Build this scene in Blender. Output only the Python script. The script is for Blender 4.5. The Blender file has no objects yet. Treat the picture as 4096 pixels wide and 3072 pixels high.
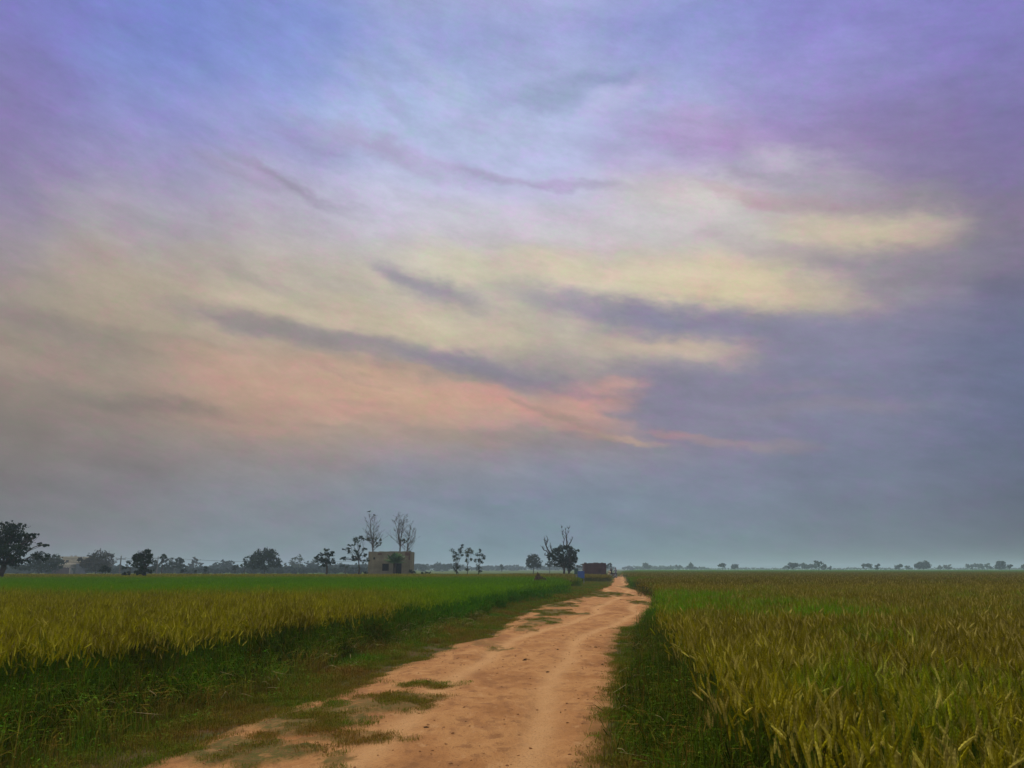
import bpy, math, random
import numpy as np
from mathutils import Vector, Matrix, Quaternion

C = bpy.context.scene.collection
S = bpy.context.scene
PI = math.pi
R = math.radians
rnd = random.Random(7)
nr = np.random.default_rng(11)

# ------------------------------------------------------------------ camera
F = 3215.0                      # focal length in photograph pixels (4096 wide)
HOR = 2275.0                    # row of the horizon in the photograph
CAMH = 1.6
PITCH = math.atan((HOR - 1536.0) / F)
cam = bpy.data.cameras.new("camera")
cam.sensor_width = 36.0
cam.lens = 36.0 * F / 4096.0
cam.clip_start = 0.05
cam.clip_end = 12000.0
camo = bpy.data.objects.new("camera", cam)
C.objects.link(camo)
camo.location = (0, 0, CAMH)
camo.rotation_euler = (PI / 2 + PITCH, 0, 0)
S.camera = camo

def ray(px, py):
    a, b = (px - 2048.0) / F, -(py - 1536.0) / F
    cp, sp = math.cos(PITCH), math.sin(PITCH)
    return Vector((a, cp - b * sp, sp + b * cp))
def ground(px, py, z=0.0):      # where the sight line through a photo pixel meets height z
    d = ray(px, py)
    t = (z - CAMH) / d.z
    return d.x * t, d.y * t
def at(px, py, Y):              # the point of that sight line at depth Y
    d = ray(px, py)
    t = Y / d.y
    return Vector((d.x * t, Y, CAMH + d.z * t))
def azel(px, py):
    d = ray(px, py).normalized()
    return math.atan2(d.x, d.y), math.asin(d.z)

# ------------------------------------------------------------------ colour helpers
def lin(c):
    return tuple(((v / 255.0) / 12.92 if v / 255.0 <= 0.04045 else ((v / 255.0 + 0.055) / 1.055) ** 2.4) for v in c)

# ------------------------------------------------------------------ sky (world)
EXPOSURE = 0.4
SUN_EL, SUN_AZ = R(48), R(-38)
SX = (0, 300, 600, 900, 1200, 1500, 1800, 2212)
SY = (0, 100, 200, 300, 400, 500, 600, 700, 800, 900, 1000, 1100, 1230)
SG = [
 [(104,110,190),(112,108,184),(119,112,176),(127,118,172),(132,125,164),(146,137,152),(150,140,135),(142,132,122),(146,131,118),(128,119,112),(120,114,112),(114,114,119),(110,116,119)],
 [(94,118,200),(104,128,204),(119,129,198),(131,130,192),(152,145,178),(160,154,166),(170,155,141),(160,147,130),(156,140,125),(141,128,118),(130,122,122),(122,123,130),(118,125,130)],
 [(104,130,204),(115,139,210),(130,149,213),(145,146,204),(163,158,192),(172,166,180),(182,172,158),(174,160,145),(178,152,132),(172,145,124),(144,137,137),(124,134,146),(114,134,140)],
 [(134,150,205),(145,160,214),(154,174,220),(165,178,220),(177,180,219),(192,188,212),(194,188,172),(188,174,152),(164,148,134),(180,150,130),(139,139,149),(120,135,153),(112,141,149)],
 [(139,150,208),(153,164,214),(155,170,212),(165,174,218),(175,176,222),(193,189,212),(197,187,170),(165,160,152),(160,150,148),(165,140,132),(134,137,153),(115,134,153),(110,140,149)],
 [(124,139,204),(139,149,213),(154,163,213),(163,151,205),(184,174,195),(193,188,196),(194,181,156),(132,129,158),(140,134,152),(138,130,146),(125,130,153),(115,130,149),(112,137,144)],
 [(124,124,198),(134,130,203),(143,139,198),(149,131,186),(160,152,172),(176,164,150),(152,144,150),(138,134,158),(125,129,157),(124,126,153),(115,124,148),(110,122,140),(108,126,132)],
 [(118,116,190),(121,117,187),(118,112,173),(115,106,163),(122,112,154),(132,124,142),(112,110,138),(102,109,141),(98,108,140),(96,105,136),(91,101,126),(87,97,116),(90,101,110)],
]
SG = np.array(SG, float)
SG[0:5, 4:8] += (6, 6, 1); SG[1:6, 2:5] += (4, 5, 2)
def sky_at(x, y):               # bilinear look-up in the table above
    x = min(max(x, 0), 2211.9); y = min(max(y, 0), 1229.9)
    i = max(k for k in range(len(SX)) if SX[k] <= x); j = max(k for k in range(len(SY)) if SY[k] <= y)
    i = min(i, len(SX) - 2); j = min(j, len(SY) - 2)
    u = (x - SX[i]) / (SX[i+1] - SX[i]); v = (y - SY[j]) / (SY[j+1] - SY[j])
    return (SG[i][j]*(1-u)+SG[i+1][j]*u)*(1-v) + (SG[i][j+1]*(1-u)+SG[i+1][j+1]*u)*v
def px_of(az, el):
    d = Vector((math.sin(az)*math.cos(el), math.cos(az)*math.cos(el), math.sin(el)))
    cp, sp = math.cos(PITCH), math.sin(PITCH)
    z = d.y*cp + d.z*sp; v = -d.y*sp + d.z*cp
    if z < 0.05: return 0, 0
    return (2048 + F*d.x/z) / 1.8517, (1536 - F*v/z) / 1.8517

world = bpy.data.worlds.new("World")
S.world = world
world.use_nodes = True
wt = world.node_tree
for n in list(wt.nodes): wt.nodes.remove(n)
W = lambda t: wt.nodes.new(t)
WL = wt.links.new
def wmath(op, a, b=None, c=None):
    n = W('ShaderNodeMath'); n.operation = op
    for i, v in enumerate((a, b, c)):
        if v is None: continue
        if isinstance(v, (int, float)): n.inputs[i].default_value = v
        else: WL(v, n.inputs[i])
    return n.outputs[0]
tc = W('ShaderNodeTexCoord')
sep = W('ShaderNodeSeparateXYZ'); WL(tc.outputs['Generated'], sep.inputs[0])
az0 = wmath('ARCTAN2', sep.outputs[0], sep.outputs[1])
el0 = wmath('ARCSINE', sep.outputs[2])
comb = W('ShaderNodeCombineXYZ'); WL(az0, comb.inputs[0]); WL(el0, comb.inputs[1])
def wnoise(scale, detail, rough, rot=0.0, sx=1.0, sy=1.0, loc=0.0, color=False):
    m = W('ShaderNodeMapping'); m.inputs['Rotation'].default_value = (0, 0, rot)
    m.inputs['Scale'].default_value = (sx, sy, 1); m.inputs['Location'].default_value = (loc, loc*0.7, loc*1.3)
    m2 = W('ShaderNodeMapping'); m2.inputs['Rotation'].default_value = (0, 0, rot); WL(comb.outputs[0], m2.inputs[0])
    m.inputs['Rotation'].default_value = (0, 0, 0)
    WL(m2.outputs[0], m.inputs[0])
    n = W('ShaderNodeTexNoise'); n.inputs['Scale'].default_value = scale; n.inputs['Detail'].default_value = detail
    n.inputs['Roughness'].default_value = rough
    WL(m.outputs[0], n.inputs['Vector'])
    return n.outputs['Color'] if color else n.outputs['Fac']
def wscale_add(base, col, amt):  # base + (col-0.5)*amt
    a = W('ShaderNodeVectorMath'); a.operation = 'SUBTRACT'; WL(col, a.inputs[0]); a.inputs[1].default_value = (.5, .5, .5)
    b = W('ShaderNodeVectorMath'); b.operation = 'MULTIPLY_ADD'; WL(a.outputs[0], b.inputs[0]); b.inputs[1].default_value = amt; WL(base, b.inputs[2])
    return b.outputs[0]
warp = wscale_add(comb.outputs[0], wnoise(5.0, 5, .55, R(10), 1, 2.2, 1.0, True), (.13, .055, 0))
warp2 = wscale_add(warp, wnoise(15.0, 6, .62, R(10), 1, 2.0, 4.0, True), (.075, .034, 0))
wsep = W('ShaderNodeSeparateXYZ'); WL(warp2, wsep.inputs[0])
elw = wmath('ADD', wmath('MULTIPLY', wsep.outputs[1], .55), wmath('MULTIPLY', el0, .45))
azw = wsep.outputs[0]
ELMAX = 1.5708
els = [0.0, .012, .04, .08, .12, .16, .2, .24, .28, .32, .36, .40, .45, .5, .55, .6, .64, .72, .9, 1.57]
def ramp_for(az):
    r = W('ShaderNodeValToRGB')
    WL(wmath('DIVIDE', elw, ELMAX), r.inputs[0])
    while len(r.color_ramp.elements) > 1: r.color_ramp.elements.remove(r.color_ramp.elements[-1])
    for k, e in enumerate(els):
        x, y = px_of(az, min(e, .66))
        c = np.array(lin(sky_at(x, y)))
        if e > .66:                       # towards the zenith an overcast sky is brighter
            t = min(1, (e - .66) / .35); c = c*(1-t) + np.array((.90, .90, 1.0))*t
        el_ = r.color_ramp.elements[0] if k == 0 else r.color_ramp.elements.new(e / ELMAX)
        el_.position = e / ELMAX
        el_.color = (*c, 1)
    return r.outputs[0]
azs = [azel(x * 1.8517, 900)[0] for x in SX]
prev = ramp_for(azs[0])
for a, b in zip(azs[:-1], azs[1:]):
    mr = W('ShaderNodeMapRange'); mr.interpolation_type = 'SMOOTHSTEP'
    mr.inputs['From Min'].default_value = a; mr.inputs['From Max'].default_value = b; WL(azw, mr.inputs[0])
    mx = W('ShaderNodeMix'); mx.data_type = 'RGBA'
    WL(mr.outputs[0], mx.inputs[0]); WL(prev, mx.inputs[6]); WL(ramp_for(b), mx.inputs[7]); prev = mx.outputs[2]
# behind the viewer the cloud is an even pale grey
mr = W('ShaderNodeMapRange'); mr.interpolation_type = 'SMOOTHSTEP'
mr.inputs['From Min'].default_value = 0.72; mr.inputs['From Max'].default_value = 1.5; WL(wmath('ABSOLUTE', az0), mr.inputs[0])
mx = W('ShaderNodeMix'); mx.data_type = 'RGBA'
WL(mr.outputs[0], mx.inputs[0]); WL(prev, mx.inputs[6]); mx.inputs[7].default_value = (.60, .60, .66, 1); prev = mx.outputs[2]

# single cloud banks: x, y, slope (deg, falling to the right), half length, half height, colour, strength
BANKS = [
 (1120,640,14,70,14,(178,170,166),0.50),(1180,560,-8,80,18,(204,196,180),0.40),(1450,660,18,80,14,(170,162,170),0.40),(1600,560,10,110,18,(206,192,168),0.45),(1330,640,20,60,16,(186,176,166),0.40),(860,650,16,110,16,(196,184,160),0.45),(740,620,12,120,14,(170,160,162),0.40),(1000,640,24,60,20,(160,156,166),0.50),(1140,800,12,60,14,(170,158,148),0.50),(1010,720,20,50,14,(168,160,158),0.50),(1300,700,-10,60,20,(172,164,164),0.50),(1480,800,8,100,16,(160,150,152),0.45),(560,610,14,160,12,(156,146,146),0.40),(420,560,12,150,14,(164,156,150),0.40),(300,480,10,160,20,(150,142,158),0.35),(1700,600,4,70,12,(186,170,168),0.40),(1950,640,6,120,22,(150,144,156),0.40),
 (1250,600,8,430,120,(192,183,172),.55),(950,670,9,400,90,(186,175,156),.5),(1500,470,6,320,80,(194,188,188),.5),(500,640,6,330,60,(176,163,140),.45),
 (1560,632,9,270,62,(222,202,154),.95),(1430,600,6,120,34,(218,204,166),.6),(1740,655,8,120,34,(204,186,152),.45),
 (1850,505,7,210,40,(214,196,154),.8),(1740,480,12,90,26,(214,196,160),.5),(2010,500,0,80,34,(180,164,146),.35),
 (1010,588,14,190,38,(208,200,166),.8),(1240,592,7,150,34,(218,202,164),.75),(1350,560,5,120,30,(200,190,170),.4),
 (620,668,9,200,22,(198,182,150),.75),(860,705,11,180,28,(200,184,150),.7),(1060,728,9,190,34,(205,188,156),.8),
 (950,700,20,60,22,(212,198,160),.5),(1220,700,0,60,22,(205,190,158),.4),
 (1420,752,8,180,38,(208,184,150),.85),(1510,765,12,100,22,(216,186,152),.6),(1330,775,10,90,30,(200,180,150),.4),
 (925,618,18,120,26,(132,128,158),.75),(850,590,30,60,24,(140,138,160),.5),
 (1240,655,9,210,24,(132,128,158),.72),(1520,702,6,300,32,(118,120,158),.8),(1780,705,2,200,24,(122,122,158),.6),(1400,690,8,120,30,(118,118,158),.5),
 (600,716,6,190,24,(134,128,134),.8),(470,705,6,110,16,(134,124,134),.5),
 (900,770,10,200,22,(130,126,146),.7),(1060,800,10,190,26,(124,120,146),.75),(1190,838,10,100,20,(128,118,142),.6),
 (740,745,8,140,22,(142,132,138),.6),(1150,770,0,100,28,(140,136,146),.45),
 (1400,820,4,90,26,(140,128,142),.4),(1420,870,10,140,60,(124,122,152),.7),(1650,850,4,320,75,(122,124,154),.65),
 (1900,575,8,230,34,(142,134,152),.75),(1640,545,12,150,18,(166,150,160),.6),(1540,508,14,110,16,(160,146,160),.5),
 (120,708,9,180,22,(132,122,118),.6),(330,735,5,150,14,(146,132,118),.4),
 (1180,205,-3,150,34,(134,152,194),.75),(1330,166,2,150,20,(130,150,198),.7),(860,215,38,150,26,(146,164,206),.6),
 (1010,345,32,90,22,(150,164,204),.5),(1060,275,20,70,26,(150,166,206),.5),
 (1340,215,-22,100,32,(178,184,228),.7),(1120,300,4,180,46,(172,186,226),.6),(960,190,40,140,34,(170,186,226),.55),(760,280,15,120,60,(160,184,226),.45),
 (830,325,14,230,20,(166,142,188),.55),(680,300,8,120,14,(150,136,186),.4),(1080,376,10,220,12,(164,146,188),.6),(1300,415,8,150,12,(160,150,184),.5),
 (610,392,17,170,15,(140,132,158),.65),(470,360,14,110,14,(150,136,166),.4),
 (1560,292,12,240,40,(166,136,194),.7),(1480,250,15,90,30,(176,160,210),.4),
 (1700,345,14,100,28,(192,188,206),.85),(1790,385,12,120,26,(176,170,184),.5),(1640,372,16,150,12,(158,146,170),.5),
 (1520,440,5,200,50,(208,202,192),.8),(1350,480,5,240,40,(200,196,208),.5),(1080,480,8,260,36,(198,194,206),.5),
 (1640,422,20,150,14,(190,154,162),.6),(1770,425,12,150,14,(180,150,156),.5),
 (2000,300,10,200,80,(126,110,164),.5),(2040,430,12,160,24,(140,132,140),.5),
 (700,850,6,300,48,(202,154,124),.8),(520,890,6,160,34,(188,144,122),.6),(830,820,9,180,26,(208,160,128),.6),(900,870,8,200,34,(210,162,126),.7),
 (1120,885,10,180,24,(212,148,122),.85),(1230,870,20,90,20,(214,150,124),.7),(1290,832,2,80,17,(208,150,136),.8),(1290,865,0,70,12,(206,146,132),.6),
 (1020,850,6,120,12,(204,152,132),.6),(1190,905,22,110,9,(158,136,122),.75),(1120,875,10,60,7,(168,138,122),.5),
 (1200,930,6,190,11,(200,144,128),.45),(1340,945,10,60,7,(196,160,128),.6),(1500,936,8,110,9,(180,140,136),.42),(1440,925,6,80,7,(180,134,132),.5),
 (1640,955,8,120,12,(160,138,140),.5),(1800,878,2,160,16,(146,134,148),.5),(1750,830,4,120,14,(144,134,150),.4),
 (110,800,4,150,24,(166,142,126),.7),(330,872,3,180,16,(130,118,110),.7),(250,770,3,180,14,(144,132,118),.5),(180,840,5,140,16,(136,124,116),.5),
 (720,914,5,110,8,(166,140,122),.7),(760,870,10,80,6,(180,146,124),.5),(560,800,12,160,12,(196,152,128),.5),(1000,940,3,260,16,(158,138,122),.5),
 (760,815,14,120,7,(172,140,122),.5),(940,812,8,120,6,(176,142,126),.5),(1650,640,6,110,10,(206,184,150),.3),
 (0,300,0,130,220,(128,108,170),.3),(1500,520,4,330,40,(204,196,186),.4),(430,80,5,240,60,(92,116,206),.4),
]
for (x, y, sl, hl, hh, col, st) in BANKS:
    a, e = azel(x * 1.8517, y * 1.8517)
    k = 1.8517 / F * math.cos(e)
    m = W('ShaderNodeMapping'); m.vector_type = 'TEXTURE'
    m.inputs['Location'].default_value = (a, e, 0); m.inputs['Rotation'].default_value = (0, 0, -R(sl))
    m.inputs['Scale'].default_value = (hl*k*1.55, hh*k*1.85, 1)
    WL(warp2, m.inputs[0])
    g = W('ShaderNodeTexGradient'); g.gradient_type = 'SPHERICAL'; WL(m.outputs[0], g.inputs[0])
    q = W('ShaderNodeMapRange'); q.interpolation_type = 'SMOOTHSTEP'; WL(g.outputs['Fac'], q.inputs[0])
    q.inputs['From Min'].default_value = 0.0; q.inputs['From Max'].default_value = .95; q.inputs['To Max'].default_value = st*.88
    mx = W('ShaderNodeMix'); mx.data_type = 'RGBA'
    WL(q.outputs[0], mx.inputs[0]); WL(prev, mx.inputs[6]); gy = .3*col[0]+.55*col[1]+.15*col[2]; mx.inputs[7].default_value = (*lin([v*.86+gy*.14 for v in col]), 1); prev = mx.outputs[2]
# fine cloud streaks (brightness) and mottled tints
def wmulband(prev, fac, lo, hi):
    q = W('ShaderNodeMapRange'); WL(fac, q.inputs[0]); q.inputs['From Min'].default_value = .3; q.inputs['From Max'].default_value = .7
    q.inputs['To Min'].default_value = lo; q.inputs['To Max'].default_value = hi
    v = W('ShaderNodeVectorMath'); v.operation = 'SCALE'; WL(prev, v.inputs[0]); WL(q.outputs[0], v.inputs['Scale'])
    return v.outputs[0]
prev = wmulband(prev, wnoise(9, 7, .62, R(11), 1, 4.0, 9.0), .93, 1.07)
prev = wmulband(prev, wnoise(17, 7, .66, R(8), 1, 1.8, 2.0), .935, 1.065)
prev = wmulband(prev, wnoise(60, 6, .7, R(14), 1, 2.4, 12.0), .965, 1.035)
hs = W('ShaderNodeHueSaturation'); hs.inputs['Saturation'].default_value = .90; WL(prev, hs.inputs['Color']); prev = hs.outputs[0]
def wtint(prev, n, thr0, thr1, tint, amt):
    q = W('ShaderNodeMapRange'); WL(n, q.inputs[0]); q.inputs['From Min'].default_value = thr0; q.inputs['From Max'].default_value = thr1; q.inputs['To Max'].default_value = amt
    v = W('ShaderNodeVectorMath'); v.operation = 'MULTIPLY'; WL(prev, v.inputs[0]); v.inputs[1].default_value = tint
    mx = W('ShaderNodeMix'); mx.data_type = 'RGBA'; WL(q.outputs[0], mx.inputs[0]); WL(prev, mx.inputs[6]); WL(v.outputs[0], mx.inputs[7])
    return mx.outputs[2]
prev = wtint(prev, wnoise(26, 9, .78, 0, 1, 1.5, 31), .50, .60, (1.10, .94, 1.06), .7)
prev = wtint(prev, wnoise(30, 9, .78, 0, 1, 1.5, 57), .52, .62, (.94, 1.06, .95), .7)
prev = wtint(prev, wnoise(420, 2, .7, 0, 1, 1, 77), .5, .62, (1.07, .97, 1.06), .8)
prev = wtint(prev, wnoise(420, 2, .7, 0, 1, 1, 97), .5, .62, (.95, 1.03, .97), .8)
nish = W('ShaderNodeTexSky'); nish.sky_type = 'NISHITA'; nish.sun_disc = False
nish.sun_elevation = SUN_EL; nish.sun_rotation = SUN_AZ; nish.dust_density = 4
# the clear sky counts for a little, the cloud deck in front of it for the rest (both at background strength 0.1)
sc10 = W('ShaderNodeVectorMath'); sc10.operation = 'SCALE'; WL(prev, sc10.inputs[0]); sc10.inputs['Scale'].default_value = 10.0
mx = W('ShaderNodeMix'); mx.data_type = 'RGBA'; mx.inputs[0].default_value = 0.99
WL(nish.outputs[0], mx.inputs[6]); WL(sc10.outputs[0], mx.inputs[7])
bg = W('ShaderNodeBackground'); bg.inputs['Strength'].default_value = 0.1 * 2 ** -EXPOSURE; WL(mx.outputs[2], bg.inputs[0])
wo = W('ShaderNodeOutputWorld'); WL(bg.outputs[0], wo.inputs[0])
world.cycles.sampling_method = 'MANUAL'; world.cycles.sample_map_resolution = 512

sun = bpy.data.lights.new("sun", 'SUN'); sun.energy = 1.5; sun.angle = R(14); sun.color = (1, .93, .84)
suno = bpy.data.objects.new("sun", sun); C.objects.link(suno)
sd = Vector((math.sin(SUN_AZ)*math.cos(SUN_EL), math.cos(SUN_AZ)*math.cos(SUN_EL), math.sin(SUN_EL)))
suno.rotation_euler = sd.to_track_quat('Z', 'Y').to_euler()
suno.location = (0, 0, 30)

vs = S.view_settings
vs.view_transform = 'Standard'; vs.look = 'None'; vs.exposure = EXPOSURE; vs.gamma = 1; vs.use_curve_mapping = False
S.render.engine = 'CYCLES'
S.cycles.max_bounces = 6; S.cycles.diffuse_bounces = 3; S.cycles.volume_bounces = 1; S.cycles.transparent_max_bounces = 8
S.cycles.use_denoising = True

# ------------------------------------------------------------------ generic helpers
def link(o, parent=None):
    C.objects.link(o)
    if parent is not None: o.parent = parent
    return o
def tag(o, label=None, cat=None, group=None, kind=None):
    if label: o['label'] = label
    if cat: o['category'] = cat
    if group: o['group'] = group
    if kind: o['kind'] = kind
    return o
def empty(name, loc, label, cat, group=None, rz=0.0):
    o = bpy.data.objects.new(name, None); o.location = loc; o.rotation_euler = (0, 0, rz); o.empty_display_size = .3
    link(o); return tag(o, label, cat, group)

class MB:
    """collects shapes into ONE mesh"""
    def __init__(s): s.v = []; s.f = []; s.m = []
    def add(s, vs_, fs, m=0):
        o = len(s.v); s.v.extend([tuple(p) for p in vs_]); s.f.extend([tuple(i + o for i in f) for f in fs]); s.m.extend([m]*len(fs))
    def box(s, x0, x1, y0, y1, z0, z1, m=0):
        s.add([(x0,y0,z0),(x1,y0,z0),(x1,y1,z0),(x0,y1,z0),(x0,y0,z1),(x1,y0,z1),(x1,y1,z1),(x0,y1,z1)],
              [(0,3,2,1),(4,5,6,7),(0,1,5,4),(1,2,6,5),(2,3,7,6),(3,0,4,7)], m)
    def tube(s, pts, rad, n=6, m=0, caps=True):
        pts = [Vector(p) for p in pts]; rings = []
        up = Vector((0.13, 0.21, 1)).normalized()
        for i, p in enumerate(pts):
            d = (pts[min(i+1, len(pts)-1)] - pts[max(i-1, 0)])
            if d.length < 1e-9: d = Vector((0, 0, 1))
            d.normalize(); a = d.cross(up)
            if a.length < .05: a = d.cross(Vector((1, 0, 0)))
            a.normalize(); b = d.cross(a)
            rings.append([p + (a*math.cos(2*PI*k/n) + b*math.sin(2*PI*k/n))*rad[i] for k in range(n)])
        vs_ = [v for r_ in rings for v in r_]; fs = []
        for i in range(len(pts)-1):
            for k in range(n):
                k2 = (k+1) % n; fs.append((i*n+k, i*n+k2, (i+1)*n+k2, (i+1)*n+k))
        if caps: fs.append(tuple(range(n))[::-1]); fs.append(tuple((len(pts)-1)*n+k for k in range(n)))
        s.add(vs_, fs, m)
    def ellipsoid(s, c, r, n=10, k=7, m=0, jit=0.0):
        vs_ = []; fs = []
        for i in range(k+1):
            th = PI*i/k
            for j in range(n):
                ph = 2*PI*j/n; q = 1 + rnd.uniform(-jit, jit)
                vs_.append((c[0]+r[0]*math.sin(th)*math.cos(ph)*q, c[1]+r[1]*math.sin(th)*math.sin(ph)*q, c[2]+r[2]*math.cos(th)*q))
        for i in range(k):
            for j in range(n):
                fs.append((i*n+j, (i+1)*n+j, (i+1)*n+(j+1)%n, i*n+(j+1)%n))
        s.add(vs_, fs, m)
    def torus(s, c, Rr, r, axis='Y', n=24, k=8, m=0):
        vs_ = []; fs = []
        for i in range(n):
            a = 2*PI*i/n
            for j in range(k):
                b = 2*PI*j/k; q = Rr + r*math.cos(b)
                x, z, y = q*math.cos(a), q*math.sin(a), r*math.sin(b)
                vs_.append((c[0]+x, c[1]+y, c[2]+z) if axis == 'Y' else (c[0]+y, c[1]+x, c[2]+z))
        for i in range(n):
            for j in range(k):
                fs.append((i*k+j, i*k+(j+1)%k, ((i+1)%n)*k+(j+1)%k, ((i+1)%n)*k+j))
        s.add(vs_, fs, m)
    def mesh(s, name, mats, smooth=False):
        me = bpy.data.meshes.new(name); me.from_pydata(s.v, [], s.f)
        for m in (mats if isinstance(mats, (list, tuple)) else [mats]): me.materials.append(m)
        if len(me.materials) > 1: me.polygons.foreach_set('material_index', s.m)
        if smooth: me.polygons.foreach_set('use_smooth', [True]*len(me.polygons))
        me.update(); return me
    def build(s, name, mats, parent=None, smooth=False):
        return link(bpy.data.objects.new(name, s.mesh(name, mats, smooth)), parent)

# value noise for placing things
_P = nr.random((256, 256))
def vn(x, y):
    x = np.asarray(x, float); y = np.asarray(y, float)
    xi = np.floor(x).astype(int); yi = np.floor(y).astype(int); u = x-xi; v = y-yi
    u = u*u*(3-2*u); v = v*v*(3-2*v)
    g = lambda a, b: _P[a % 256, b % 256]
    return (g(xi,yi)*(1-u)+g(xi+1,yi)*u)*(1-v) + (g(xi,yi+1)*(1-u)+g(xi+1,yi+1)*u)*v
def fbm(x, y, o=4):
    t = 0; a = .5; s_ = 0
    for i in range(o): t = t + a*vn(np.asarray(x)*2**i + 17*i, np.asarray(y)*2**i + 31*i); s_ += a; a *= .5
    return t / s_

# ------------------------------------------------------------------ materials
class NT:
    def __init__(s, name, rough=.9, spec=.1):
        s.m = bpy.data.materials.new(name); s.m.use_nodes = True; s.t = s.m.node_tree
        s.b = s.t.nodes['Principled BSDF']; s.b.inputs['Roughness'].default_value = rough
        s.b.inputs['Specular IOR Level'].default_value = spec
    def n(s, t, **k):
        q = s.t.nodes.new(t)
        for a, b in k.items(): setattr(q, a, b)
        return q
    def l(s, a, b): s.t.links.new(a, b)
    def pos(s): return s.n('ShaderNodeNewGeometry').outputs['Position']
    def obj(s): return s.n('ShaderNodeTexCoord').outputs['Object']
    def noise(s, vec, scale, detail=4, rough=.55, st=(1, 1, 1)):
        m = s.n('ShaderNodeMapping'); m.inputs['Scale'].default_value = st; s.l(vec, m.inputs[0])
        q = s.n('ShaderNodeTexNoise'); q.inputs['Scale'].default_value = scale; q.inputs['Detail'].default_value = detail
        q.inputs['Roughness'].default_value = rough; s.l(m.outputs[0], q.inputs['Vector']); return q.outputs['Fac']
    def ramp(s, fac, stops):
        q = s.n('ShaderNodeValToRGB'); s.l(fac, q.inputs[0]); e = q.color_ramp.elements
        e[0].position = stops[0][0]; e[0].color = (*stops[0][1], 1); e[1].position = stops[-1][0]; e[1].color = (*stops[-1][1], 1)
        for p, c in stops[1:-1]: z = e.new(p); z.color = (*c, 1)
        return q.outputs[0]
    def mix(s, fac, a, b):
        q = s.n('ShaderNodeMix', data_type='RGBA')
        for v, i in ((fac, 0), (a, 6), (b, 7)):
            if isinstance(v, (int, float)): q.inputs[i].default_value = v
            elif isinstance(v, tuple): q.inputs[i].default_value = (*v, 1)
            else: s.l(v, q.inputs[i])
        return q.outputs[2]
    def rng(s, v, a, b, c=0.0, d=1.0, smooth=True):
        q = s.n('ShaderNodeMapRange')
        if smooth: q.interpolation_type = 'SMOOTHSTEP'
        s.l(v, q.inputs[0])
        for i, x in zip(('From Min', 'From Max', 'To Min', 'To Max'), (a, b, c, d)): q.inputs[i].default_value = x
        return q.outputs[0]
    def math(s, op, a, b=None):
        q = s.n('ShaderNodeMath', operation=op)
        for i, v in enumerate((a, b)):
            if v is None: continue
            if isinstance(v, (int, float)): q.inputs[i].default_value = v
            else: s.l(v, q.inputs[i])
        return q.outputs[0]
    def color(s, c):
        if isinstance(c, tuple): s.b.inputs['Base Color'].default_value = (*c, 1)
        else: s.l(c, s.b.inputs['Base Color'])
        return s
    def bump(s, h, strength, dist):
        q = s.n('ShaderNodeBump'); q.inputs['Strength'].default_value = strength; q.inputs['Distance'].default_value = dist
        s.l(h, q.inputs['Height']); s.l(q.outputs[0], s.b.inputs['Normal']); return s
    def rand(s): return s.n('ShaderNodeObjectInfo').outputs['Random']

def mat_simple(name, c, rough=.8, spec=.2, var=.25, scale=3.0, bump=0.0):
    t = NT(name, rough, spec); f = t.noise(t.obj(), scale, 5, .6)
    d = tuple(v*(1-var) for v in c); e = tuple(min(1, v*(1+var)) for v in c)
    t.color(t.ramp(f, [(.3, d), (.7, e)]))
    if bump: t.bump(f, .6, bump)
    return t.m

def mat_foliage(name, c1, c2, c3, scale=.9):
    t = NT(name, .75, .15)
    f = t.noise(t.obj(), scale, 5, .65)
    t.color(t.ramp(f, [(.28, c1), (.5, c2), (.74, c3)]))
    return t.m
FOL_DARK = mat_foliage("foliage_dark", (.006,.016,.007), (.011,.027,.011), (.024,.050,.016))
FOL_MID = mat_foliage("foliage_mid", (.010,.019,.012), (.019,.032,.018), (.034,.05,.023))
FOL_BROWN = mat_foliage("foliage_brownish", (.024,.024,.018), (.045,.040,.028), (.07,.058,.036))
FOL_GREEN = mat_foliage("foliage_green", (.02,.07,.012), (.045,.13,.02), (.09,.20,.03), 2.0)
FOL_OLIVE = mat_foliage("foliage_olive", (.03,.042,.018), (.055,.068,.026), (.09,.10,.04))
BARK = mat_simple("bark", (.055,.045,.038), .95, .05, .45, 4, .02)
BARK_GREY = mat_simple("bark_grey", (.11,.10,.09), .95, .05, .4, 4, .02)

# ------------------------------------------------------------------ lie of the land
# edges of the dirt track, read off the photograph as ground points and kept as x over y
def curve(pxs):
    p = sorted([ground(*q) for q in pxs], key=lambda t: t[1])
    return np.array([a for a, b in p]), np.array([b for a, b in p])
RX, RY = curve([(2384,3060),(2419,2944),(2444,2860),(2469,2770),(2477,2721),(2464,2636),(2450,2597),(2479,2547),(2500,2517),(2593,2483),(2637,2453),
                (2624,2423),(2627,2394),(2560,2368),(2504,2348),(2528,2335),(2513,2327),(2503,2310),(2507,2296),(2502,2287)])
LX, LY = curve([(560,3072),(740,2985),(925,2914),(1060,2862),(1177,2825),(1331,2785),(1435,2741),(1514,2706),(1717,2622),(1807,2582),(1963,2547),(2023,2498),
                (2107,2448),(2160,2425),(2300,2395),(2385,2362),(2425,2345),(2440,2325),(2462,2309),(2484,2296),(2494,2287)])
RX = np.concatenate([[.62,.72], RX]); RY = np.concatenate([[-8, 4], RY])
LX = np.concatenate([[-3.9,-3.8], LX]); LY = np.concatenate([[-8, 4], LY])
xr = lambda y: np.interp(y, RY, RX) + .16*(fbm(np.asarray(y)*1.3, 3.3) - .5)*np.clip(np.asarray(y)/10, .5, 2)
xl = lambda y: np.interp(y, LY, LX) + .35*(fbm(np.asarray(y)*1.1, 9.3) - .5)*np.clip(np.asarray(y)/10, .6, 2)
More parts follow.
